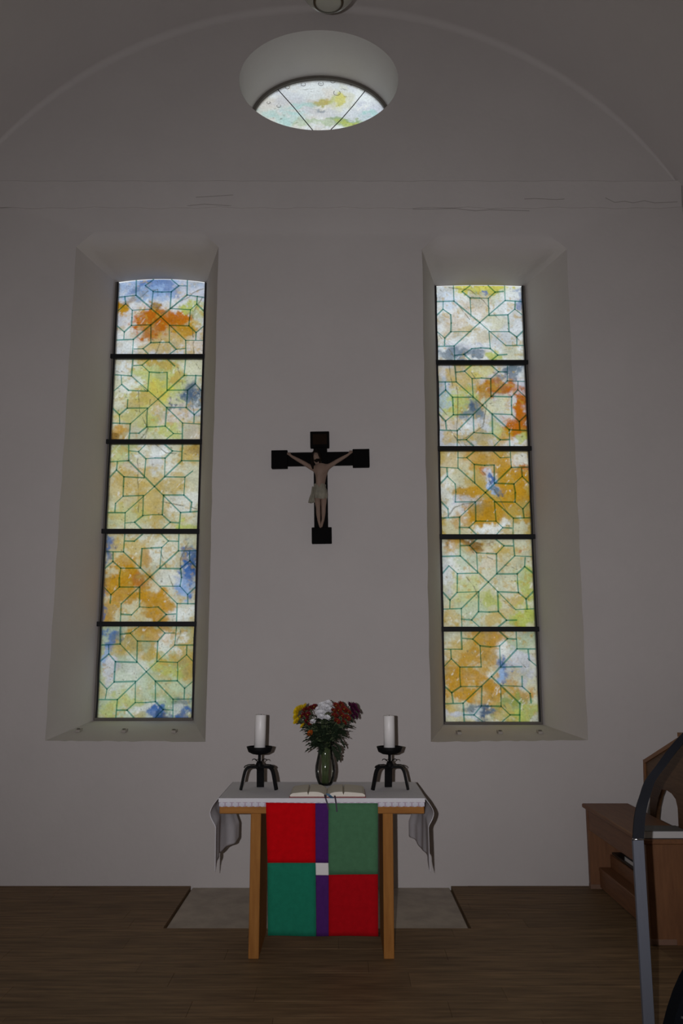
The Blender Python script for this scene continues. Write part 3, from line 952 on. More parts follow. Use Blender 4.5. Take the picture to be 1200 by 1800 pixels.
for i in range(NO):
    for k in range(4):
        j = (i + 1) % NO
        m_ = (k + 1) % 4
        rgf.append([i * 4 + k, i * 4 + m_, j * 4 + m_, j * 4 + k])
mk('oval_frame', rgv, rgf, M['grey_frame'], w3, smooth=False)
def oc_pt(px, py):
    p = atY(px, py, D + TO)
    return (p.x - OCX, -0.006, p.z - OGZ)
mk('lead_line', *tube([oc_pt(481, 150), oc_pt(515, 188), oc_pt(549, 229), oc_pt(570, 262)], 0.0042, 6), M['black_frame'], oc)
mk('lead_line', *tube([oc_pt(641, 161), oc_pt(620, 187), oc_pt(600, 210), oc_pt(580, 230), oc_pt(560, 255)], 0.0042, 6), M['black_frame'], oc)
for (px, py, r) in ((505, 154, 4), (533, 149, 4), (548, 140, 3), (564, 148, 4.5), (585, 144, 4), (592, 164, 6), (618, 148, 4), (490, 187, 3.5), (472, 181, 3)):
    c = Vector(oc_pt(px, py))
    rr_ = r * 0.0055
    mk('drawn_ring', *tube([c + Vector((rr_ * math.cos(t), 0, rr_ * 0.8 * math.sin(t))) for t in np.linspace(2.4, 7.2, 16)], 0.0022, 5), M['grey_frame'], oc)
for px in (497, 562, 612):
    p = oc_pt(px, 134 if px != 562 else 127)
    mk('fixing_tab', *box((p[0] - 0.012, -0.06, p[2] - 0.005), (p[0] + 0.012, -0.03, p[2] + 0.028), 0.003), M['grey_frame'], w3)

# small clips along the sloping sills
def sill_point(loop, inner, t, s):
    i = t * NR
    a = int(i); fr_ = i - a
    o1, o2 = Vector(loop[a]), Vector(loop[a + 1] if a + 1 < len(loop) else loop[0])
    q1, q2 = Vector(inner[a]), Vector(inner[a + 1])
    o, q = o1.lerp(o2, fr_), q1.lerp(q2, fr_)
    p = o.lerp(q, s)
    return Vector((p.x, D + T * s, p.y))
slope = math.atan2(in1[4][1] - hole1[4][1], T)
def clip(pos, label):
    e = empty('sill_clip', pos, (slope, 0, 0))
    tag(e, label, 'clip', 'clips on the window sills')
    # small tapered block with a ringed stud in its face
    mk('block', *prism([(-.024, .030), (-.017, -.026), (.017, -.026), (.024, .030)], 0.020, lambda a, b, t: (a, b, t + .001)), M['clip'], e)
    mk('stud_ring', *lathe([(0.013, 0.021), (0.013, 0.026), (0.007, 0.026), (0.007, 0.022)], 14, False, True, (0, -.004, 0)), M['clip_dark'], e)
for px, lab in ((138, 'small grey clip on the sill of the blue-topped window, nearest its outer splay'), (218, 'small grey clip at the middle of the sill of the blue-topped window'), (306, 'small grey clip on the sill of the blue-topped window, at the crucifix side')):
    best = min(((abs((lambda p: 600 + F_PX * p.x / (p.y * CP + (p.z - EYE) * SP))(sill_point(hole1, in1, t, .42)) - px), t) for t in np.linspace(.02, .95, 200)))
    clip(sill_point(hole1, in1, best[1], .42), lab)
for px, lab in ((807, 'small grey clip on the sill of the pale-topped window, at the crucifix side'), (878, 'small grey clip at the middle of the sill of the pale-topped window'), (949, 'small grey clip on the sill of the pale-topped window, nearest its outer splay')):
    best = min(((abs((lambda p: 600 + F_PX * p.x / (p.y * CP + (p.z - EYE) * SP))(sill_point(hole2, in2, t, .42)) - px), t) for t in np.linspace(.02, .95, 200)))
    clip(sill_point(hole2, in2, best[1], .42), lab)

# ------------------------------------------------------------------ crucifix
YC = D - 0.03
cc = atY(563, 807, YC)
S = (atY(663, 807, YC).x - atY(563, 807, YC).x) / 100.0       # metres per photo pixel at the cross
cross = empty('crucifix', cc, (0, math.radians(-0.9), 0))
tag(cross, 'black wooden crucifix with square-ended arms hanging between the tall windows', 'crucifix')
def cpx(x, y, d=0.0):
    return Vector(((x - 563) * S, -d, (807 - y) * S))
def cbox(x0, y0, x1, y1, d0, d1, bev=0.003):
    a, b = cpx(x0, y1), cpx(x1, y0)
    return box((a.x, -d1, a.z), (b.x, -d0, b.z), bev)
mk('upright', *cbox(551, 770, 575, 945, -0.02, 0.018), M['cross'], cross)
mk('crossbeam', *cbox(490, 795, 634, 819, -0.018, 0.016), M['cross'], cross)
for q in ((545.5, 758, 579, 787), (477, 791, 505.5, 823), (619.5, 791, 649, 823), (546.5, 929, 581, 957)):
    mk('arm_end_block', *cbox(*q, -0.028, 0.026, 0.004), M['cross'], cross)
pq = mk('title_plaque', *cbox(550, 763, 575, 782, 0.026, 0.030, 0.001), M['plaque'], cross)
tag(pq, 'dark brown title plaque on the top block')

# the carved figure: one skinned body
J, E, R3 = [], [], []
def jn(x, y, d, r, link=None, rz=None):
    J.append(cpx(x, y, d)); R3.append((r * S, (rz or r) * S))
    if link is not None: E.append((link, len(J) - 1))
    return len(J) - 1
pel = jn(561, 871, .050, 8.6, None, 7)
wai = jn(562.5, 856, .058, 9.0, pel, 6.6)
che = jn(564, 838, .062, 12.0, wai, 8)
top = jn(564, 827, .058, 11.0, che, 7)
nek = jn(560.5, 818, .066, 3.6, top)
hd1 = jn(556.5, 811, .082, 5.2, nek, 5.6)
hd2 = jn(555.5, 804, .084, 5.8, hd1, 6.2)
hd3 = jn(556, 799, .080, 4.4, hd2, 5.0)
for s, sh, el, wr, hand in ((-1, (551.5, 827), (534, 815.5), (513, 803), (508.5, 799)), (1, (575.5, 824), (590, 814.5), (611, 802), (616, 797.5))):
    a = jn(*sh, .052, 5.0, top)
    m1 = jn((sh[0] + el[0]) / 2, (sh[1] + el[1]) / 2 + 0.4, .046, 4.4, a)
    b = jn(*el, .040, 3.9, m1)
    m2 = jn(el[0] * .6 + wr[0] * .4, el[1] * .6 + wr[1] * .4, .036, 3.7, b)
    c = jn(*wr, .030, 2.5, m2)
    h = jn(*hand, .027, 3.0, c, 1.7)
    dx, dy = hand[0] - wr[0], hand[1] - wr[1]
    L = math.hypot(dx, dy); dx /= L; dy /= L
    for k, (off, ln) in enumerate(((-1.7, 3.6), (-.6, 4.3), (.5, 4.1), (1.6, 3.4))):
        f1 = jn(hand[0] + dx * 2.0 - dy * off, hand[1] + dy * 2.0 + dx * off, .0275, 0.75, h)
        jn(hand[0] + dx * ln - dy * off * 1.25, hand[1] + dy * ln + dx * off * 1.25, .032, 0.6, f1)
    t1 = jn(hand[0] + dx * .2 - dy * s * -2.6, hand[1] + dy * .2 + dx * s * -2.6, .030, 0.8, h)
    jn(hand[0] + dx * 1.6 - dy * s * -3.8, hand[1] + dy * 1.6 + dx * s * -3.8, .034, 0.65, t1)
for s, hip, kn, cf, an, ft, toe in ((-1, (557, 878), (558.5, 897), (558.5, 905), (559.5, 919), (561, 926), (562.5, 931)), (1, (568.5, 878), (567.5, 896), (567.5, 904), (566.5, 917), (564.5, 924), (563.5, 930.5))):
    a = jn(*hip, .052, 6.4, pel)
    b0 = jn((hip[0] * .5 + kn[0] * .5), (hip[1] + kn[1]) / 2, .066, 5.6, a)
    b = jn(*kn, .076, 4.1, b0)
    c = jn(*cf, .066, 4.3, b)
    d = jn(*an, .046, 2.7, c)
    e = jn(*ft, .054 if s > 0 else .042, 2.4, d)
    jn(*toe, .062 if s > 0 else .050, 1.8, e)
fme = bpy.data.meshes.new('figure')
fme.from_pydata([tuple(v) for v in J], E, [])
fme.materials.append(M['skin'])
fig = bpy.data.objects.new('figure', fme)
COL.objects.link(fig)
fig.parent = cross
tag(fig, 'carved flesh-coloured figure with outstretched arms')
md = fig.modifiers.new('Skin', 'SKIN')
md.use_smooth_shade = True
sk = fme.skin_vertices[0].data
for i, r in enumerate(R3):
    sk[i].radius = r
    sk[i].use_root = (i == pel)
sd = fig.modifiers.new('Subdivision', 'SUBSURF')
sd.levels = 2
sd.render_levels = 2
# face details, hair, beard, loincloth as parts of the figure
hc = cpx(555.8, 804, .086)
def blob(c, rx, ry, rz, n=14, m=10, fn=None):
    Vv, Ff = [], []
    for i in range(m + 1):
        th = math.pi * i / m
        for j in range(n):
            ph = 2 * math.pi * j / n
            d = Vector((math.sin(th) * math.cos(ph), math.sin(th) * math.sin(ph), math.cos(th)))
            k = fn(d) if fn else 1.0
            Vv.append(Vector(c) + Vector((d.x * rx, d.y * ry, d.z * rz)) * k)
    for i in range(m):
        for j in range(n):
            j2 = (j + 1) % n
            Ff.append([i * n + j, (i + 1) * n + j, (i + 1) * n + j2, i * n + j2])
    return Vv, Ff
# hair: cap over crown and back, hanging to both shoulders, thorn crown on top
cap = blob(hc + Vector((0, .010, .004)), 8.2 * S, 8.4 * S, 8.6 * S, 24, 16, lambda d: 0.6 if (d.y < -0.35 and d.z < 0.42 and abs(d.x) < .62) else 1.0 + 0.05 * math.sin(9 * d.x + 7 * d.z))
lock1 = tube([hc + Vector((-6.2 * S, .004, 0)), hc + Vector((-7.0 * S, .000, -8 * S)), hc + Vector((-6.6 * S, -.004, -17 * S)), hc + Vector((-5.6 * S, .002, -25 * S))], [3.0 * S, 3.4 * S, 3.0 * S, 1.2 * S], 10)
lock2 = tube([hc + Vector((6.2 * S, .006, 0)), hc + Vector((7.0 * S, .008, -8 * S)), hc + Vector((6.2 * S, .010, -14 * S))], [2.8 * S, 3.0 * S, 1.4 * S], 10)
hr = mk('hair', *join(cap, lock1, lock2), M['hair'], fig, smooth=True)
mk('beard', *blob(hc + Vector((0.8 * S, -.012, -10.2 * S)), 4.0 * S, 3.4 * S, 3.4 * S, 14, 10), M['hair'], fig, smooth=True)
mk('nose', *blob(hc + Vector((0, -.028, -1.2 * S)), 0.8 * S, 1.1 * S, 1.7 * S, 8, 6), M['skin'], fig, smooth=True)
for s in (-1, 1):
    mk('eye', *blob(hc + Vector((s * 2.1 * S, -.0245, 0.6 * S)), 1.0 * S, 0.5 * S, 0.45 * S, 8, 6), M['hair'], fig, smooth=True)
crn = [hc + Vector((6.4 * S * math.cos(t), 6.6 * S * math.sin(t) + .006, 4.2 * S + 0.5 * S * math.sin(5 * t))) for t in np.linspace(0, 2 * math.pi, 28)]
mk('thorn_crown', *tube(crn, 1.0 * S, 6), M['hair'], fig, smooth=True)
# loincloth: wrapped sleeve with folds and a hanging end on the left
lv, lf = [], []
ncl = 40
rings = [(854.5, 9.8, 7.8, 562), (859, 10.2, 8.8, 561.5), (863, 11.4, 9.6, 562), (868, 12.2, 10.2, 562.2), (873, 12.4, 10.4, 562.2), (877.5, 12.0, 10.2, 562), (880.5, 11.2, 9.6, 562)]
for q, (yy, rx, ry, cx) in enumerate(rings):
    for i in range(ncl):
        a = 2 * math.pi * i / ncl
        fold = 1 + 0.055 * math.sin(a * 9 + q * 0.8) + 0.03 * math.sin(a * 4 - q)
        dip = (3.0 * math.cos(a + 0.4) if q > 4 else 2.0 * math.cos(a)) * (1 if q else .5)
        p = cpx(cx + rx * fold * math.cos(a), yy + dip * 0.6, .052)
        lv.append(p + Vector((0, ry * S * fold * math.sin(a), 0)))
for q in range(len(rings) - 1):
    for i in range(ncl):
        j = (i + 1) % ncl
        lf.append([q * ncl + i, q * ncl + j, (q + 1) * ncl + j, (q + 1) * ncl + i])
ln = mk('loincloth', lv, lf, M['loin'], fig, smooth=True)
tag(ln, 'pale green-grey painted loincloth')
dv, df = [], []
for q in range(9):
    t = q / 8
    for i in range(9):
        s = i / 8
        x = 552.0 + (s * 9.5 - 4.75) * (0.75 + 0.2 * t) - 4.2 * t
        yy = 859 + t * (29 - 1.5 * s)
        d = .064 + .006 * math.sin(s * 11 + t * 2)
        dv.append(cpx(x, yy, d))
for q in range(8):
    for i in range(8):
        a = q * 9 + i
        df.append([a, a + 9, a + 10, a + 1])
hang = mk('cloth_end', dv, df, M['loin'], fig, smooth=True)
so = hang.modifiers.new('Solidify', 'SOLIDIFY'); so.thickness = 0.012

# ------------------------------------------------------------------ altar table
YF = 5.075                                   # front edge of the table top
TX0, TX1 = atY(385.5, 1421, YF).x, atY(745.5, 1423, YF).x
TZ1 = 0.885
TZ0 = atY(436, 1430.5, YF).z
YBK = 5.70
altar = empty('altar_table', ((TX0 + TX1) / 2, (YF + YBK) / 2, 0))
tag(altar, 'plain oak altar table with broad board legs under a white cloth', 'table')
ox, oy = (TX0 + TX1) / 2, (YF + YBK) / 2
mk('table_top', *box((TX0 - ox, YF - oy, TZ0), (TX1 - ox, YBK - oy, TZ1), 0.004), M['oak_h'], altar)
for pa, pb in ((436, 454.5), (674.5, 693)):
    a, b = atZ(pa, 1686, 0), atZ(pb, 1686, 0)
    mk('leg', *box((a.x - ox, a.y - oy, 0), (b.x - ox, a.y + 0.48 - oy, TZ0 + 0.001), 0.003), M['oak'], altar)

# white cloth: lies on the top, short lace hem in front, long drops at both ends
CZ = TZ1 + 0.004
CYF, CYB = YF - 0.012, YBK + 0.012
cl = empty('altar_cloth', (ox, oy, 0))
tag(cl, 'white linen cloth with a lace hem draped over the altar table', 'cloth')
mk('cloth_top', *box((TX0 - ox - 0.004, CYF - oy, TZ1 + 0.0005), (TX1 - ox + 0.004, CYB - oy, CZ), 0.0015), M['cloth'], cl)
hem_z = TZ0 + (atY(560, 1417.5, CYF).z - TZ0)
mk('front_hem', *box((TX0 - ox - 0.004, CYF - oy - 0.004, CZ - 0.022), (TX1 - ox + 0.004, CYF - oy, CZ + 0.0005), 0.001), M['cloth'], cl)
lace_mid = (CZ - 0.022 + hem_z) / 2
lh = (CZ - 0.022 - hem_z) / 2
lo_v = []
lo_f = []
nl = 120
for i in range(nl + 1):
    x = TX0 - ox + (TX1 - TX0) * i / nl
    sc_ = 0.0022 * abs(math.sin(i * math.pi / 4))
    lo_v += [(x, CYF - oy - 0.003, lh), (x, CYF - oy - 0.005 - 0.001 * math.sin(i * .5), 0), (x, CYF - oy - 0.003, -lh - sc_)]
for i in range(nl):
    a = i * 3
    lo_f += [[a, a + 1, a + 4, a + 3], [a + 1, a + 2, a + 5, a + 4]]
mk('lace_band', lo_v, lo_f, M['lace'], cl, loc=(0, 0, lace_mid))

def drop(side):
    """end drop of the cloth, a folded curtain; side -1 left, +1 right"""
    xe = (TX0 - ox - 0.004) if side < 0 else (TX1 - ox + 0.004)
    nt_, nd = 60, 30
    Vv, Ff = [], []
    for i in range(nt_ + 1):
        t = i / nt_                        # front -> back
        if side < 0:
            depth = 0.365 + 0.045 * max(0, 1 - t / 0.14) - 0.012 * t + 0.004 * math.sin(t * 17)
        else:
            depth = 0.355 + 0.050 * max(0, 1 - t / 0.2) - 0.02 * t + 0.006 * math.sin(t * 13 + 1)
        for k in range(nd + 1):
            s = k / nd
            z = CZ - depth * s
            grow = min(1, s * 5)
            fold = (0.007 * math.sin(t * 9.0 + 0.6) + 0.003 * math.sin(t * 24 + 2)) * s
            bulge = 0.034 * math.sin(min(1, s * 2.6) * math.pi) * (1 - 0.45 * t) if s < 1 / 2.6 else 0
            inset = 0.006 * grow
            q_ = max(0.0, min(1.0, (t - .38) / .62)); swing = 0.062 * q_ * q_ * (3 - 2 * q_) * min(1, max(0.0, s - .27) * 2.2)
            yy = CYF - oy + (CYB - CYF) * t
            # the free ends pull together a little towards the hem
            pull = (-0.03 if t < .5 else 0.0) * 0
            Vv.append((xe + side * (inset + bulge + 0.01 * grow - swing) + fold, yy + pull, z))
    for i in range(nt_):
        for k in range(nd):
            a = i * (nd + 1) + k
            Ff.append([a, a + 1, a + nd + 2, a + nd + 1])
    o = mk('end_drop', Vv, Ff, M['cloth'], cl, smooth=True)
    so = o.modifiers.new('Solidify', 'SOLIDIFY'); so.thickness = 0.0022
    return o
drop(-1)
drop(1)

# antependium hanging from the front edge
YA = YF - 0.022
ant = empty('antependium', (atY(565, 1530, YA).x, YA, atY(565, 1645, YA).z))
tag(ant, 'patchwork altar hanging of red and green felt with a purple cross strip', 'altar hanging')
AB = ant.location.copy()
def patch(name, q, mt, lab=None, dy=0.0):
    (x0, y0), (x1, y1), (x2, y2), (x3, y3) = q     # TL TR BR BL in photo pixels
    n, m = 10, 12
    Vv, Ff = [], []
    for j in range(m + 1):
        for i in range(n + 1):
            u, v = i / n, j / m
            px = (x0 * (1 - u) + x1 * u) * (1 - v) + (x3 * (1 - u) + x2 * u) * v
            py = (y0 * (1 - u) + y1 * u) * (1 - v) + (y3 * (1 - u) + y2 * u) * v
            p = atY(px, py, YA)
            low = (0.86 - p.z)
            wv = 0.005 * math.sin(p.x * 16 + 1.2) * min(1, low * 1.6)
            Vv.append((p.x - AB.x, wv + dy, p.z - AB.z))
    for j in range(m):
        for i in range(n):
            a = j * (n + 1) + i
            Ff.append([a, a + n + 1, a + n + 2, a + 1])
    o = mk(name, Vv, Ff, mt, ant, smooth=True)
    so = o.modifiers.new('Solidify', 'SOLIDIFY'); so.thickness = 0.004
    if lab: o['label'] = lab
    return o
patch('red_panel', [(467, 1411), (554, 1412), (554.5, 1516.5), (470, 1517)], M['red'], 'bright red upper felt panel')
patch('green_panel', [(577, 1412), (664, 1412), (664, 1536.5), (577, 1538)], M['green2'], 'moss green upper felt panel')
patch('green_panel', [(470, 1517), (554.5, 1516.5), (555.5, 1645.5), (470.5, 1645)], M['green'], 'sea green lower felt panel')
patch('red_panel', [(577.5, 1538), (664, 1536.5), (664.5, 1645.5), (577.5, 1645.5)], M['red2'], 'dark red lower felt panel')
patch('purple_strip', [(554, 1412), (577, 1412), (577, 1517), (554.5, 1516.5)], M['purple'], dy=-0.0005)
patch('purple_strip', [(555, 1538), (577.5, 1538), (577.5, 1645.5), (556, 1645.5)], M['purple'], dy=-0.0005)
patch('white_square', [(554.5, 1516.5), (577, 1517), (577.5, 1538.5), (555, 1538)], M['white_felt'], dy=-0.001)

# ------------------------------------------------------------------ candlesticks and candles
YK = 5.40
def candlestick(px_c, label, rot):
    base = atY(px_c, 1386, YK)
    base.z = CZ
    s = YK / (F_PX * 0.985) * 1.0
    s = (atY(px_c + 50, 1350, YK).x - atY(px_c - 50, 1350, YK).x) / 100
    k = empty('candlestick', base, (0, 0, rot))
    tag(k, label, 'candlestick', 'wrought-iron candlesticks on the altar')
    zpx = lambda py: atY(px_c, py, YK).z - CZ
    zj, zp0, zp1 = zpx(1347), zpx(1326), zpx(1313.5)
    for n, (ax, ay) in enumerate(((-1, -.25), (1, -.25), (0, 1))):
        d = Vector((ax, ay, 0)).normalized()
        reach = 32.0 * s if n < 2 else 0.09
        top = zj - .004
        pts = [d * .008 + Vector((0, 0, top))] + bez(d * reach * .48 + Vector((0, 0, top + .003)), d * reach * .84 + Vector((0, 0, top + .002)), d * reach * .80 + Vector((0, 0, top * .70)), d * reach + Vector((0, 0, 0.0)), 12)
        side = Vector((-d.y, d.x, 0))
        mk('leg', *ribbon(pts, side, 0.034 if n < 2 else 0.046, 0.014), M['iron'], k)
        if n < 2:
            # thin strap lying over the shoulder of the leg, its tip just free
            p2 = [d * .010 + Vector((0, 0, top + .010)), d * reach * .3 + Vector((0, 0, top + .017)), d * reach * .6 + Vector((0, 0, top + .016)), d * reach * .78 + Vector((0, 0, top + .008)), d * reach * .84 + Vector((0, 0, top - .002))]
            mk('strap', *ribbon(p2, side, 0.026, 0.003), M['iron'], k)
    mk('hub', *lathe([(0.004, zj - .02), (.020, zj - .016), (.023, zj + .004), (.020, zj + .022), (.012, zj + .028)], 20), M['iron'], k, smooth=True)
    mk('stem', *lathe([(.0095, zj + .02), (.009, zp0 + .004)], 14), M['iron'], k, smooth=True)
    for a in (0.15, math.pi - .15, math.pi / 2):
        d = Vector((math.cos(a), math.sin(a), 0))
        z0 = zj + .024
        pts = [d * .010 + Vector((0, 0, z0)), d * .018 + Vector((0, 0, z0 + .012)), d * .030 + Vector((0, 0, z0 + .020)), d * .042 + Vector((0, 0, z0 + .019)), d * .047 + Vector((0, 0, z0 + .010))]
        mk('curled_tendril', *tube(pts, [.0034, .0032, .003, .0026, .002], 8), M['iron'], k, smooth=True)
    R0 = 23.0 * s
    mk('drip_pan', *lathe([(.012, zp0), (R0 * .55, zp0 + .003), (R0 * .86, zp0 + .016), (R0, zp1 + .004), (R0 - .004, zp1 + .005), (R0 * .82, zp0 + .021), (R0 * .5, zp0 + .010), (.002, zp0 + .009)], 36), M['iron'], k, smooth=True)
    return k, base, s, zp0
def candle(base, zp0, s, px_c, top_px, label, lean):
    ztop = atY(px_c, top_px, YK).z - CZ
    c = empty('pillar_candle', base + Vector((0, 0, zp0 + .0095)), (0, lean, 0))
    tag(c, label, 'candle', 'pillar candles on the altar')
    h = ztop - zp0 - .0095
    r = 9.9 * s
    mk('wax', *lathe([(r, 0), (r, h - .004), (r - .003, h), (r * .75, h - .003), (r * .4, h - .010), (.002, h - .012)], 40), M['wax'], c, smooth=True)
    mk('wick', *tube([(0, 0, h - .013), (.001, 0, h - .004), (.004, 0, h + .003)], .0016, 6), M['wick'], c)
k1, b1, s1, zp = candlestick(455, 'black wrought-iron candlestick on the altar beside the yellow blooms', 0.0)
candle(b1, zp, s1, 456, 1256, 'white pillar candle on the candlestick beside the yellow blooms', 0.012)
k2, b2, s2, zp = candlestick(685, 'black wrought-iron candlestick on the altar beside the purple blooms', 0.06)
candle(b2, zp, s2, 685.5, 1257.5, 'white pillar candle on the candlestick beside the purple blooms', -0.010)

# ------------------------------------------------------------------ vase and flowers
YV = 5.58
vb = atY(571.5, 1378, YV); vb.z = CZ
sv = (atY(621, 1330, YV).x - atY(521, 1330, YV).x) / 100
vase = empty('glass_vase', vb)
tag(vase, 'clear bulging glass vase of chrysanthemums on the altar behind the open book', 'vase')
zv = lambda py: atY(571.5, py, YV).z - CZ
vp = [(10.5, 1380), (13, 1376), (16.5, 1366), (18.0, 1355), (17.5, 1345), (15.2, 1335), (13.2, 1325), (12.6, 1318), (13.6, 1310), (16.0, 1303)]
prof = [(r * sv, max(0.0, zv(p))) for r, p in vp]
prof[0] = (10.5 * sv, 0.0)
mk('vase_body', *lathe(prof, 40, True, False), M['vase'], vase, smooth=True)
mk('vase_rim', *tube([(16.0 * sv * math.cos(t), 16.0 * sv * math.sin(t), zv(1303)) for t in np.linspace(0, 2 * math.pi, 40)], .002, 6, False), M['vase'], vase, smooth=True)
mouth = vb + Vector((0, 0, zv(1316)))

def bloom_mesh(name, mt, layers=3, n0=13, cup=0.35, seed=0, petal_w=0.20):
    r = random.Random(seed)
    Vv, Ff = [], []
    for L in range(layers):
        n = n0 - 2 * L
        rad = 1.0 - 0.24 * L
        tilt = cup + 0.38 * L
        for i in range(n):
            a = 2 * math.pi * (i + 0.5 * (L % 2)) / n + r.uniform(-.1, .1)
            t = tilt + r.uniform(-.12, .12)
            d = Vector((math.cos(a), math.sin(a), 0))
            sd_ = Vector((-d.y, d.x, 0))
            up = Vector((0, 0, 1))
            w = petal_w * (1.0 - .1 * L)
            base = len(Vv)
            for (q, ww) in ((0.08, .4), (0.55, 1.0), (0.9, .85), (1.0, .25)):
                c = d * (rad * q * math.cos(t * (.6 + .4 * q))) + up * (rad * q * math.sin(t * (.6 + .4 * q)) + .05 * L)
                Vv += [c - sd_ * w * ww, c + sd_ * w * ww]
            for q in range(3):
                b = base + q * 2
                Ff.append([b, b + 1, b + 3, b + 2])
    me = bpy.data.meshes.new(name)
    me.from_pydata([tuple(v) for v in Vv], [], Ff)
    me.materials.append(mt)
    return me
BL = {c: bloom_mesh('bloom_' + c, M['bloom_' + c], 3 if c != 'white' else 3, 13, .25, i) for i, c in enumerate(('yellow', 'rust', 'dark_red', 'white', 'purple', 'orange'))}
cv, cf_ = blob((0, 0, .16), .22, .22, .16, 8, 5)
eye_me = bpy.data.meshes.new('bloom_centre')
eye_me.from_pydata([tuple(v) for v in cv], [], cf_)
eye_me.materials.append(M['bloom_eye'])
# lobed chrysanthemum leaf, folded along its midrib, unit length along +x
def leaf_mesh(seed):
    r = random.Random(seed)
    half = [(0, .02), (.14, .05), (.26, .24), (.36, .30), (.40, .16), (.54, .30), (.66, .30), (.68, .14), (.82, .17), (.92, .10), (1.0, 0)]
    Vv = []
    n = len(half)
    for x, yv in half: Vv.append((x, 0, -.10 * x * x))
    for s in (1, -1):
        for x, yv in half: Vv.append((x, s * yv, .25 * yv - .10 * x * x + r.uniform(-.03, .03)))
    Ff = []
    for s in (1, 2):
        for i in range(n - 1):
            q = [i, i + 1, s * n + i + 1, s * n + i]
            Ff.append(q if s == 2 else q[::-1])
    me = bpy.data.meshes.new('leaf')
    me.from_pydata(Vv, [], Ff)
    me.materials.append(M['leaf'])
    return me
LEAF = [leaf_mesh(i) for i in range(3)]
HEADS = []
def hd(c, x, y, r, dy): HEADS.append((c, x, y, r, dy))
for x, y, r, d in ((523, 1249, 9, -.04), (522, 1258, 9, -.06), (525, 1265, 8, -.05), (528, 1246, 8, -.02), (536, 1242, 6.5, .02), (532, 1276, 5.5, -.06), (521, 1268, 6.5, -.04)): hd('yellow', x, y, r, d)
for x, y, r, d in ((536, 1249, 7, .0), (545, 1246, 7, .02), (552, 1243, 6.5, .04), (533, 1258, 6.5, -.04), (540, 1267, 6.5, -.05), (535, 1273, 6, -.03), (546, 1272, 5.5, -.06), (541, 1257, 6.5, -.03)): hd('dark_red', x, y, r, d)
for x, y, r, d in ((566, 1240, 7.5, .04), (576, 1237, 7.5, .05), (583, 1241, 6.5, .02), (571, 1248, 8, -.01), (580, 1249, 7, -.02), (561, 1254, 7, -.03), (564, 1261, 7, -.06), (575, 1262, 6, -.07), (550, 1269, 6, -.06), (559, 1247, 6, .03), (569, 1243, 6.5, .00), (574, 1244, 6.5, -.01), (566, 1254, 6.5, -.04)): hd('white', x, y, r, d)
for x, y, r, d in ((590, 1241, 7, .02), (599, 1239, 7, .03), (594, 1249, 7.5, -.02), (604, 1247, 7.5, -.01), (611, 1252, 7, -.02), (588, 1258, 7, -.05), (600, 1258, 7.5, -.05), (610, 1262, 6.5, -.04), (592, 1268, 6.5, -.07), (604, 1270, 6, -.06), (586, 1250, 6, -.04)): hd('rust', x, y, r, d)
for x, y, r, d in ((614, 1240, 7, .04), (622, 1242, 7.5, .03), (627, 1250, 7, .02), (620, 1252, 7, .0), (625, 1258, 6.5, .02), (617, 1246, 7, .01), (619, 1260, 6, .0)): hd('purple', x, y, r, d)
hd('orange', 545, 1289, 6.0, -.07)
LABS = dict(yellow='bright yellow chrysanthemum in the glass vase', dark_red='dark red chrysanthemum next to the yellow blooms in the vase', white='white chrysanthemum in the middle of the vase bouquet',
            rust='rust red chrysanthemum between the white and purple blooms', purple='deep purple chrysanthemum at the edge of the bouquet', orange='single small orange chrysanthemum low among the leaves')
SPECIAL = {(550, 1269): 'white chrysanthemum set low among the dark red blooms', (575, 1262): 'lowest white chrysanthemum, against the dark leaves under the white cluster', (532, 1276): 'small yellow chrysanthemum hanging below the dark red blooms',
           (536, 1242): 'yellow chrysanthemum behind the topmost dark red blooms', (592, 1268): 'low rust red chrysanthemum just above the dark leaves', (576, 1237): 'topmost white chrysanthemum at the crown of the bouquet',
           (552, 1243): 'dark red chrysanthemum touching the white cluster', (619, 1260): 'lowest purple chrysanthemum, under the purple cluster'}
fr2 = random.Random(23)
cen = Vector((vb.x, YV, 0))
for c, x, y, r, d in HEADS:
    p = atY(x, y, YV + d)
    root = vb + Vector((fr2.uniform(-.022, .022), fr2.uniform(-.02, .02), 0.012))
    e = empty('chrysanthemum', root)
    tag(e, SPECIAL.get((x, y), LABS[c]), 'flower', None if c == 'orange' else c.replace('_', ' ') + ' chrysanthemums in the vase')
    rel = p - root
    nk = mouth - root + Vector((rel.x * .10, (rel.y) * .10, 0)) + Vector((fr2.uniform(-.012, .012), fr2.uniform(-.012, .012), 0))
    path = bez((0, 0, 0), (nk.x * .6, nk.y * .6, nk.z * .8), (nk.x * 1.25, nk.y * 1.25, nk.z * 1.45), rel, 9)
    st = mk('stem', *tube(path, .0028, 6), M['stem'], e, smooth=True)
    nrm = Vector((rel.x * 2.0, -0.16, 0.22)).normalized()
    nrm = (nrm + Vector((fr2.uniform(-.25, .25), fr2.uniform(-.2, .1), fr2.uniform(-.1, .2)))).normalized()
    q = nrm.to_track_quat('Z', 'Y').to_euler()
    h = share('bloom', BL[c], e, rel, q, (r * sv * 1.1,) * 3)
    if c in ('dark_red', 'orange', 'rust'):
        share('bloom_centre', eye_me, h)
    # leaves along the stem
    for kq in range(7):
        t = fr2.uniform(.46, .93)
        i = min(int(t * 9), 8)
        pt = path[i].lerp(path[i + 1], t * 9 - i)
        a = fr2.uniform(0, 2 * math.pi)
        ln_ = fr2.uniform(.05, .085)
        dv_ = Vector((math.cos(a), math.sin(a) * .8 - .2, fr2.uniform(-.55, .35))).normalized()
        qq = dv_.to_track_quat('X', 'Z').to_euler()
        lo = share('leaf', LEAF[kq % 3], e, pt, qq, (ln_,) * 3)
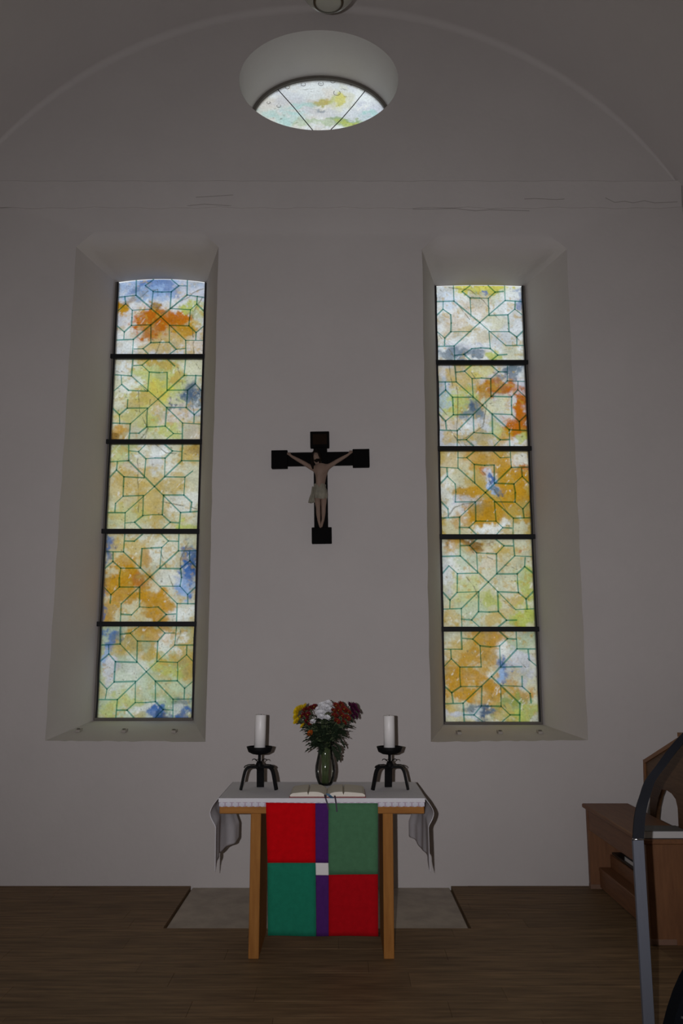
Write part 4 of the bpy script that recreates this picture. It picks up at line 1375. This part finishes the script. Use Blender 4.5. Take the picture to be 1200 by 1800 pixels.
# a few big leaves drooping out of the neck, as in the photograph
def droop(px0, py0, px1, py1, d, ln_, parent_i):
    pass
stemlist = [o for o in bpy.data.objects if o.name.startswith('chrysanthemum')]
for (x0, y0, x1, y1, dd) in ((553, 1312, 537, 1320, -.05), (552, 1298, 533, 1302, -.05), (556, 1304, 538, 1309, -.04), (598, 1300, 606, 1313, -.03), (586, 1316, 594, 1336, -.07), (590, 1318, 597, 1334, -.05), (596, 1292, 612, 1296, -.03), (598, 1286, 613, 1284, -.02), (582, 1310, 590, 1328, -.08), (594, 1308, 598, 1322, -.05)):
    a, b = atY(x0, y0, YV + dd), atY(x1, y1, YV + dd - .02)
    host = min(stemlist, key=lambda o: abs(o.location.x - a.x))
    stemlist.remove(host)
    dv_ = (b - a)
    L = dv_.length
    qq = dv_.normalized().to_track_quat('X', 'Z').to_euler()
    share('leaf', LEAF[0], host, a - host.location, qq, (L * 1.15,) * 3)

# ------------------------------------------------------------------ open book on the altar
bk_f = atZ(575, 1402.5, CZ).y + 0.004
bL, bR = atZ(508, 1402, CZ).x, atZ(643, 1402, CZ).x
bcx = atZ(573.5, 1402, CZ).x
bk_d = 0.30
book = empty('open_book', (bcx, bk_f, CZ))
tag(book, 'large open book with red cover and ribbon markers on the altar cloth', 'book')
for s, xe in ((-1, bL - bcx), (1, bR - bcx)):
    x0, x1 = (xe, 0.002) if s < 0 else (-0.002, xe)
    mk('cover', *box((x0, 0, 0.0003), (x1, bk_d, 0.005), 0.001), M['cover_red'], book)
    # page block: rises from the outer edge, swells, dips into the gutter
    n = 16
    prof_ = []
    W_ = abs(xe) - 0.006
    for i in range(n + 1):
        u = i / n                     # 0 gutter, 1 outer
        z = 0.006 + 0.030 * (1 - math.exp(-u * 9)) * (1 - 0.45 * u ** 2) * (1 if u < .95 else (1 - (u - .95) * 9))
        prof_.append((s * (0.001 + W_ * u), z))
    # a groove where a bundle of pages parts from the next
    gi = 8 if s < 0 else 7
    ga, gb = prof_[gi]
    prof_[gi:gi + 1] = [(ga - s * .006, gb), (ga, gb - .018), (ga + s * .006, gb)]
    loop = prof_ + [(prof_[-1][0], 0.0055), (prof_[0][0], 0.0055)]
    mk('page_block', *prism(loop, bk_d - 0.008, lambda a, b, t: (a, 0.004 + t, b)), M['page_edge'], book)
    tv, tf = [], []
    for (a, b) in prof_:
        tv += [(a, 0.004, b + .0004), (a, bk_d - .004, b + .0004)]
    for i in range(len(prof_) - 1):
        q = [2 * i, 2 * i + 2, 2 * i + 3, 2 * i + 1]
        tf.append(q if s > 0 else q[::-1])
    pg = mk('open_page', tv, tf, M['page'], book)
def ribn(name, pts_px, w, mt):
    P = []
    for (x, y) in pts_px:
        if y < 1402:
            p = atY(x, y, bk_f - 0.002)
        elif y < 1404.5:
            p = atY(x, y, CYF - 0.012); p.z = max(p.z, CZ + .003)
        else:
            p = atY(x, y, CYF - 0.0135 - (0.012 if y > 1412 else 0))
        P.append(p - book.location)
    Q = []
    for i in range(len(P) - 1):
        for k in range(4): Q.append(P[i].lerp(P[i + 1], k / 4))
    Q.append(P[-1])
    mk(name, *ribbon(Q, (1, 0, 0), w, .0012), mt, book)
ribn('ribbon_marker', [(570.5, 1397), (572, 1403), (575, 1412), (577, 1422), (579, 1423)], .010, M['rib_dark'])
ribn('ribbon_marker', [(588, 1398.5), (589, 1404), (590.5, 1413), (592, 1427)], .009, M['rib_dark'])
ribn('ribbon_marker', [(575, 1395), (580, 1399.5), (584, 1404)], .022, M['rib_blue'])

# ------------------------------------------------------------------ kneeling bench by the wall
BX0 = 1.860
BW = 0.33
BY0, BY1 = 5.335, 6.60
BZ = 0.605
bench = empty('kneeling_bench', (BX0 + BW / 2, (BY0 + BY1) / 2, 0))
tag(bench, 'low brown wooden kneeling bench with a shelf standing end-on to the wall', 'bench')
bo = bench.location
def bb(name, lo, hi, mt, bev=0.004, parent=bench):
    return mk(name, *box([lo[i] - bo[i] for i in range(3)], [hi[i] - bo[i] for i in range(3)], bev), mt, parent)
bb('bench_top', (BX0 - 0.025, BY0 - 0.012, BZ - 0.03), (BX0 + BW, BY1 + 0.01, BZ), M['bench'], 0.006)
bb('apron', (BX0 + 0.004, BY0 + 0.03, BZ - 0.185), (BX0 + 0.026, BY1 - 0.03, BZ - 0.03), M['bench'])
for y0 in (BY0, BY1 - 0.04):
    ep = [(BX0, BZ - .03), (BX0, 0.0), (BX0 + BW - .03, 0.0), (BX0 + BW - .03, BZ - .03)]
    mk('end_panel', *prism(ep, 0.04, lambda a, b, t, y0=y0: (a - bo.x, y0 + t - bo.y, b)), M['bench_v'], bench)
bb('foot_block', (BX0 - 0.002, BY0 - .003, 0.0), (BX0 + .155, BY0 + .043, .034), M['foot'], 0.003)
bb('foot_block', (BX0 - 0.002, BY1 - .044, 0.0), (BX0 + .085, BY1 + .003, .034), M['foot'], 0.003)
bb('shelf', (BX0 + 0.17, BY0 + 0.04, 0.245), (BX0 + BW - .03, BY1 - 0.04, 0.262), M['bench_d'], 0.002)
bb('shelf_front', (BX0 + 0.155, BY0 + 0.04, 0.155), (BX0 + 0.17, BY1 - 0.04, 0.245), M['bench'], 0.002)
bb('kneeler', (BX0 + 0.065, BY0 + 0.04, 0.130), (BX0 + BW - .03, BY1 - 0.04, 0.155), M['bench'], 0.004)
bb('kneeler_front', (BX0 + 0.07, BY0 + 0.04, 0.012), (BX0 + 0.09, BY1 - 0.04, 0.130), M['bench'], 0.003)
bb('back_panel', (BX0 + BW - .03, BY0 + 0.02, 0.10), (BX0 + BW - .012, BY1 - 0.02, BZ - 0.03), M['bench'], 0.002)

def closed_book(name, lo, hi, label, group, rot=0.0):
    cx_, cy_ = (lo[0] + hi[0]) / 2, (lo[1] + hi[1]) / 2
    e = empty(name, (cx_, cy_, lo[2]), (0, 0, rot))
    tag(e, label, 'book', group)
    hx_, hy_, h = (hi[0] - lo[0]) / 2, (hi[1] - lo[1]) / 2, hi[2] - lo[2]
    mk('page_block', *box((-hx_ + .004, -hy_ + .002, .003), (hx_ - .004, hy_ - .004, h - .003), .001), M['book_white'], e)
    mk('cover', *join(box((-hx_, -hy_, 0), (hx_, hy_, .003), .0008), box((-hx_, -hy_, h - .003), (hx_, hy_, h), .0008), box((-hx_, hy_ - .004, .0005), (hx_, hy_, h - .0005), .0008)), M['book_grey'], e)
closed_book('hymn_book', (BX0 + 0.0, BY0 + 0.012, BZ + .0003), (BX0 + .26, BY0 + .18, BZ + .046), 'thick book with white page edges lying on top of the kneeling bench', None)
closed_book('hymn_book', (BX0 + .172, BY0 + .62, .2625), (BX0 + .285, BY0 + .95, .296), 'white-edged book on the shelf under the kneeling bench top', None)

# ------------------------------------------------------------------ wooden reading desk behind the bench
A0 = atY(1131, 1376, 6.30)                     # lower far corner of its side panel
zlow = A0.z
B0 = atZ(1200, 1399, zlow)
dirv = Vector((B0.x - A0.x, B0.y - A0.y, 0)).normalized()
perp = Vector((-dirv.y, dirv.x, 0))
if perp.x < 0: perp = -perp
def on_plane(px, py):
    """photo point -> (s, z) on the side panel's vertical plane"""
    r = Vector(ray(px, py))
    C = Vector((0, 0, EYE))
    n = perp
    k = (A0 - C).dot(n) / r.dot(n)
    p = C + r * k
    return (p - A0).dot(dirv), p.z
desk = empty('reading_desk', (A0.x, A0.y, 0))
tag(desk, 'brown wooden reading desk with a sloping top behind the kneeling bench', 'reading desk')
dW = 0.42
def dfn(off=0.0):
    return lambda a, b, t: tuple(Vector((0, 0, b)) + dirv * a + perp * (t + off))
pA, pB, pC = on_plane(1130.5, 1336), on_plane(1192, 1296), on_plane(1131.5, 1376)
sTop = pB[0] + 0.02
slope_z = (pB[1] - pA[1]) / (pB[0] - pA[0])
zTop = pA[1] + slope_z * (sTop - pA[0])
sEnd = sTop + 0.12
side = [(pC[0], pC[1]), (sEnd, zlow - 0.0), (sEnd, zTop), (sTop, zTop), (pA[0], pA[1])]
mk('side_panel', *prism(side, 0.022, dfn(0.008)), M['desk'], desk)
mk('side_panel', *prism(side, 0.022, dfn(dW - .03)), M['desk'], desk)
def strip(a, b, w, off, thick, mt, name):
    d = Vector((b[0] - a[0], b[1] - a[1])); L = d.length; d /= L
    n = Vector((d.y, -d.x)) * w
    loop = [a, b, (b[0] + n.x, b[1] + n.y), (a[0] + n.x, a[1] + n.y)]
    mk(name, *prism(loop, thick, dfn(off)), mt, desk)
strip(pA, (sTop, zTop), 0.026, -0.004, dW + 0.008, M['desk_rim'], 'sloping_top')
strip((pC[0] - .002, pC[1]), (pA[0] - .002, pA[1] + .004), 0.024, -0.003, dW + 0.006, M['desk_rim'], 'front_board')
mk('top_ledge', *prism([(sTop - .022, zTop - .004), (sEnd, zTop - .004), (sEnd, zTop + .024), (sTop - .022, zTop + .024)], dW + .012, dfn(-.006)), M['desk_rim'], desk)
# arched support: two feet with a pointed-round opening between them
q = on_plane
archo = [q(1147, 1440), q(1149, 1418), q(1153, 1400), q(1157.5, 1388), q(1166, 1389), q(1175, 1395), q(1182, 1405), q(1185.5, 1420), q(1187, 1450)]
sa, sbn = archo[0][0], archo[-1][0]
legz = 0.0
outer = [(sa - .10, legz), (sa - .02, legz), (sa - .01, archo[0][1] - .25)] + archo + [(sbn + .005, archo[-1][1] - .25), (sbn + .01, legz), (sEnd - .02, legz), (sEnd - .02, zlow + .01), (q(1139, 1380)[0], zlow + .01), (q(1137, 1400)[0] - .01, archo[1][1])]
mk('arched_support', *prism(outer, 0.03, dfn(.02)), M['desk'], desk)
mk('arched_support', *prism(outer, 0.03, dfn(dW - .05)), M['desk'], desk)

# ------------------------------------------------------------------ steel stand in front
YS = 3.6
lowp = [atY(1121, 1476, YS), atY(1135.5, 1800, YS)]
wS = (atY(1130.4, 1476, YS).x - atY(1111.6, 1476, YS).x)
xs = lowp[0].x
stand = empty('steel_stand', (xs, YS, 0))
tag(stand, 'slim grey steel post with a dark curved arm standing in front of the bench', 'stand')
zs = lowp[0].z
mk('post', *box((-wS / 2, -.006, .012), (wS / 2, .014, zs), .0015), M['steel'], stand)
mk('post_edge', *tube([(-wS / 2, -.001, zs + .001), (0, -.001, zs + .001), (wS / 2, -.001, zs + .001)], .0055, 16), M['bright'], stand, smooth=True)
mk('foot_plate', *box((-.16, -.16, 0), (.16, .16, .012), .003), M['steel'], stand)
pathpx = [(1121, 1477, 0), (1123.2, 1442, .02), (1127.2, 1418, .035), (1133.3, 1398, .055), (1142.5, 1372, .085), (1161, 1347, .11), (1180, 1321, .15), (1196, 1302, .19), (1214, 1284, .235), (1240, 1264, .30), (1275, 1246, .37)]
raw = [atY(x, y, YS + d) - stand.location for x, y, d in pathpx]
dense = []
for i in range(len(raw) - 1):
    p0, p1, p2, p3 = raw[max(i - 1, 0)], raw[i], raw[i + 1], raw[min(i + 2, len(raw) - 1)]
    for k in range(6):
        t = k / 6
        dense.append(0.5 * ((2 * p1) + (p2 - p0) * t + (2 * p0 - 5 * p1 + 4 * p2 - p3) * t * t + (3 * p1 - p0 - 3 * p2 + p3) * t ** 3))
dense.append(raw[-1])
mk('curved_arm', *ribbon(dense, (1, 0, 0), wS * 1.02, .012), M['dark_arm'], stand, smooth=False)
ae = raw[-1]
mk('reading_plate', *join(box((ae.x - .02, ae.y - .17, ae.z - .01), (ae.x + .36, ae.y + .17, ae.z + .012), .003)), M['dark_arm'], stand)

# ------------------------------------------------------------------ black upholstered chair, only its back corner in view
ch_a = atY(1200, 1706, 2.05)
ch_b = atY(1163, 1803, 2.05)
chair = empty('upholstered_chair', (ch_a.x + 0.155, 2.10, 0), (0, 0, 0))
tag(chair, 'black upholstered chair with grey seam in front of the steel stand', 'chair')
co = chair.location
zt_ = ch_a.z + 0.10
backl = [(-.235, .47), (.235, .47), (.235, .60)]
def chx(px, py): 
    p = atY(px, py, 2.10); return (p.x - co.x, p.z)
left_edge = [chx(1158, 1830), chx(1163.5, 1803), chx(1172, 1770), chx(1182, 1740), chx(1193, 1715), chx(1203, 1698), chx(1216, 1682), chx(1232, 1672), chx(1252, 1666)]
rgt = [(-a, b) for a, b in left_edge[::-1]]
bottom_z = .42
loopc = [(left_edge[0][0] - .005, bottom_z)] + left_edge + rgt + [(-left_edge[0][0] + .005, bottom_z)]
bkv = prism(loopc, 0.05, lambda a, b, t: (a, -.05 + t, b))
mk('backrest', *bkv, M['black_fabric'], chair)
sm0, sm1 = chx(1181, 1771), chx(1206, 1779)
mk('seam_piping', *tube([(sm0[0], -.053, sm0[1]), (sm1[0], -.054, sm1[1]), (sm1[0] + .08, -.054, sm1[1] - .006), (sm1[0] + .2, -.053, sm1[1])], .0026, 6), M['grey_piping'], chair)
mk('seat', *box((-.23, -.02, .42), (.23, .44, .49), .02, 2), M['black_fabric'], chair)
for sx in (-.21, .21):
    for sy in (-.02, .42):
        mk('leg', *tube([(sx, sy, .43), (sx * 1.06, sy, 0.0)], .011, 8), M['chair_metal'], chair)

# ------------------------------------------------------------------ hanging lamp
YL = 5.0
lb_ = atY(577, 9, YL)
lR = 0.21
lamp = empty('pendant_lamp', (lb_.x, YL, lb_.z))
tag(lamp, 'round opal glass pendant lamp hanging from the vault, unlit', 'lamp')
mk('globe', *lathe([(lR * math.sin(t), lR - lR * math.cos(t)) for t in np.linspace(0.02, 2.75, 26)], 40), M['lamp_glass'], lamp, smooth=True)
mk('rim_ring', *lathe([(lR * .42, .016), (lR * .50, .022), (lR * .50, .030), (lR * .42, .026)], 40, False, False), M['brass'], lamp, smooth=True)
mk('cap', *lathe([(.085, 2 * lR - .03), (.075, 2 * lR), (.03, 2 * lR + .04), (.008, 2 * lR + .05)], 24), M['brass'], lamp, smooth=True)
mk('cord', *tube([(0, 0, 2 * lR + .045), (0, 0, arc_z(lb_.x) - lb_.z)], .005, 8), M['brass'], lamp)
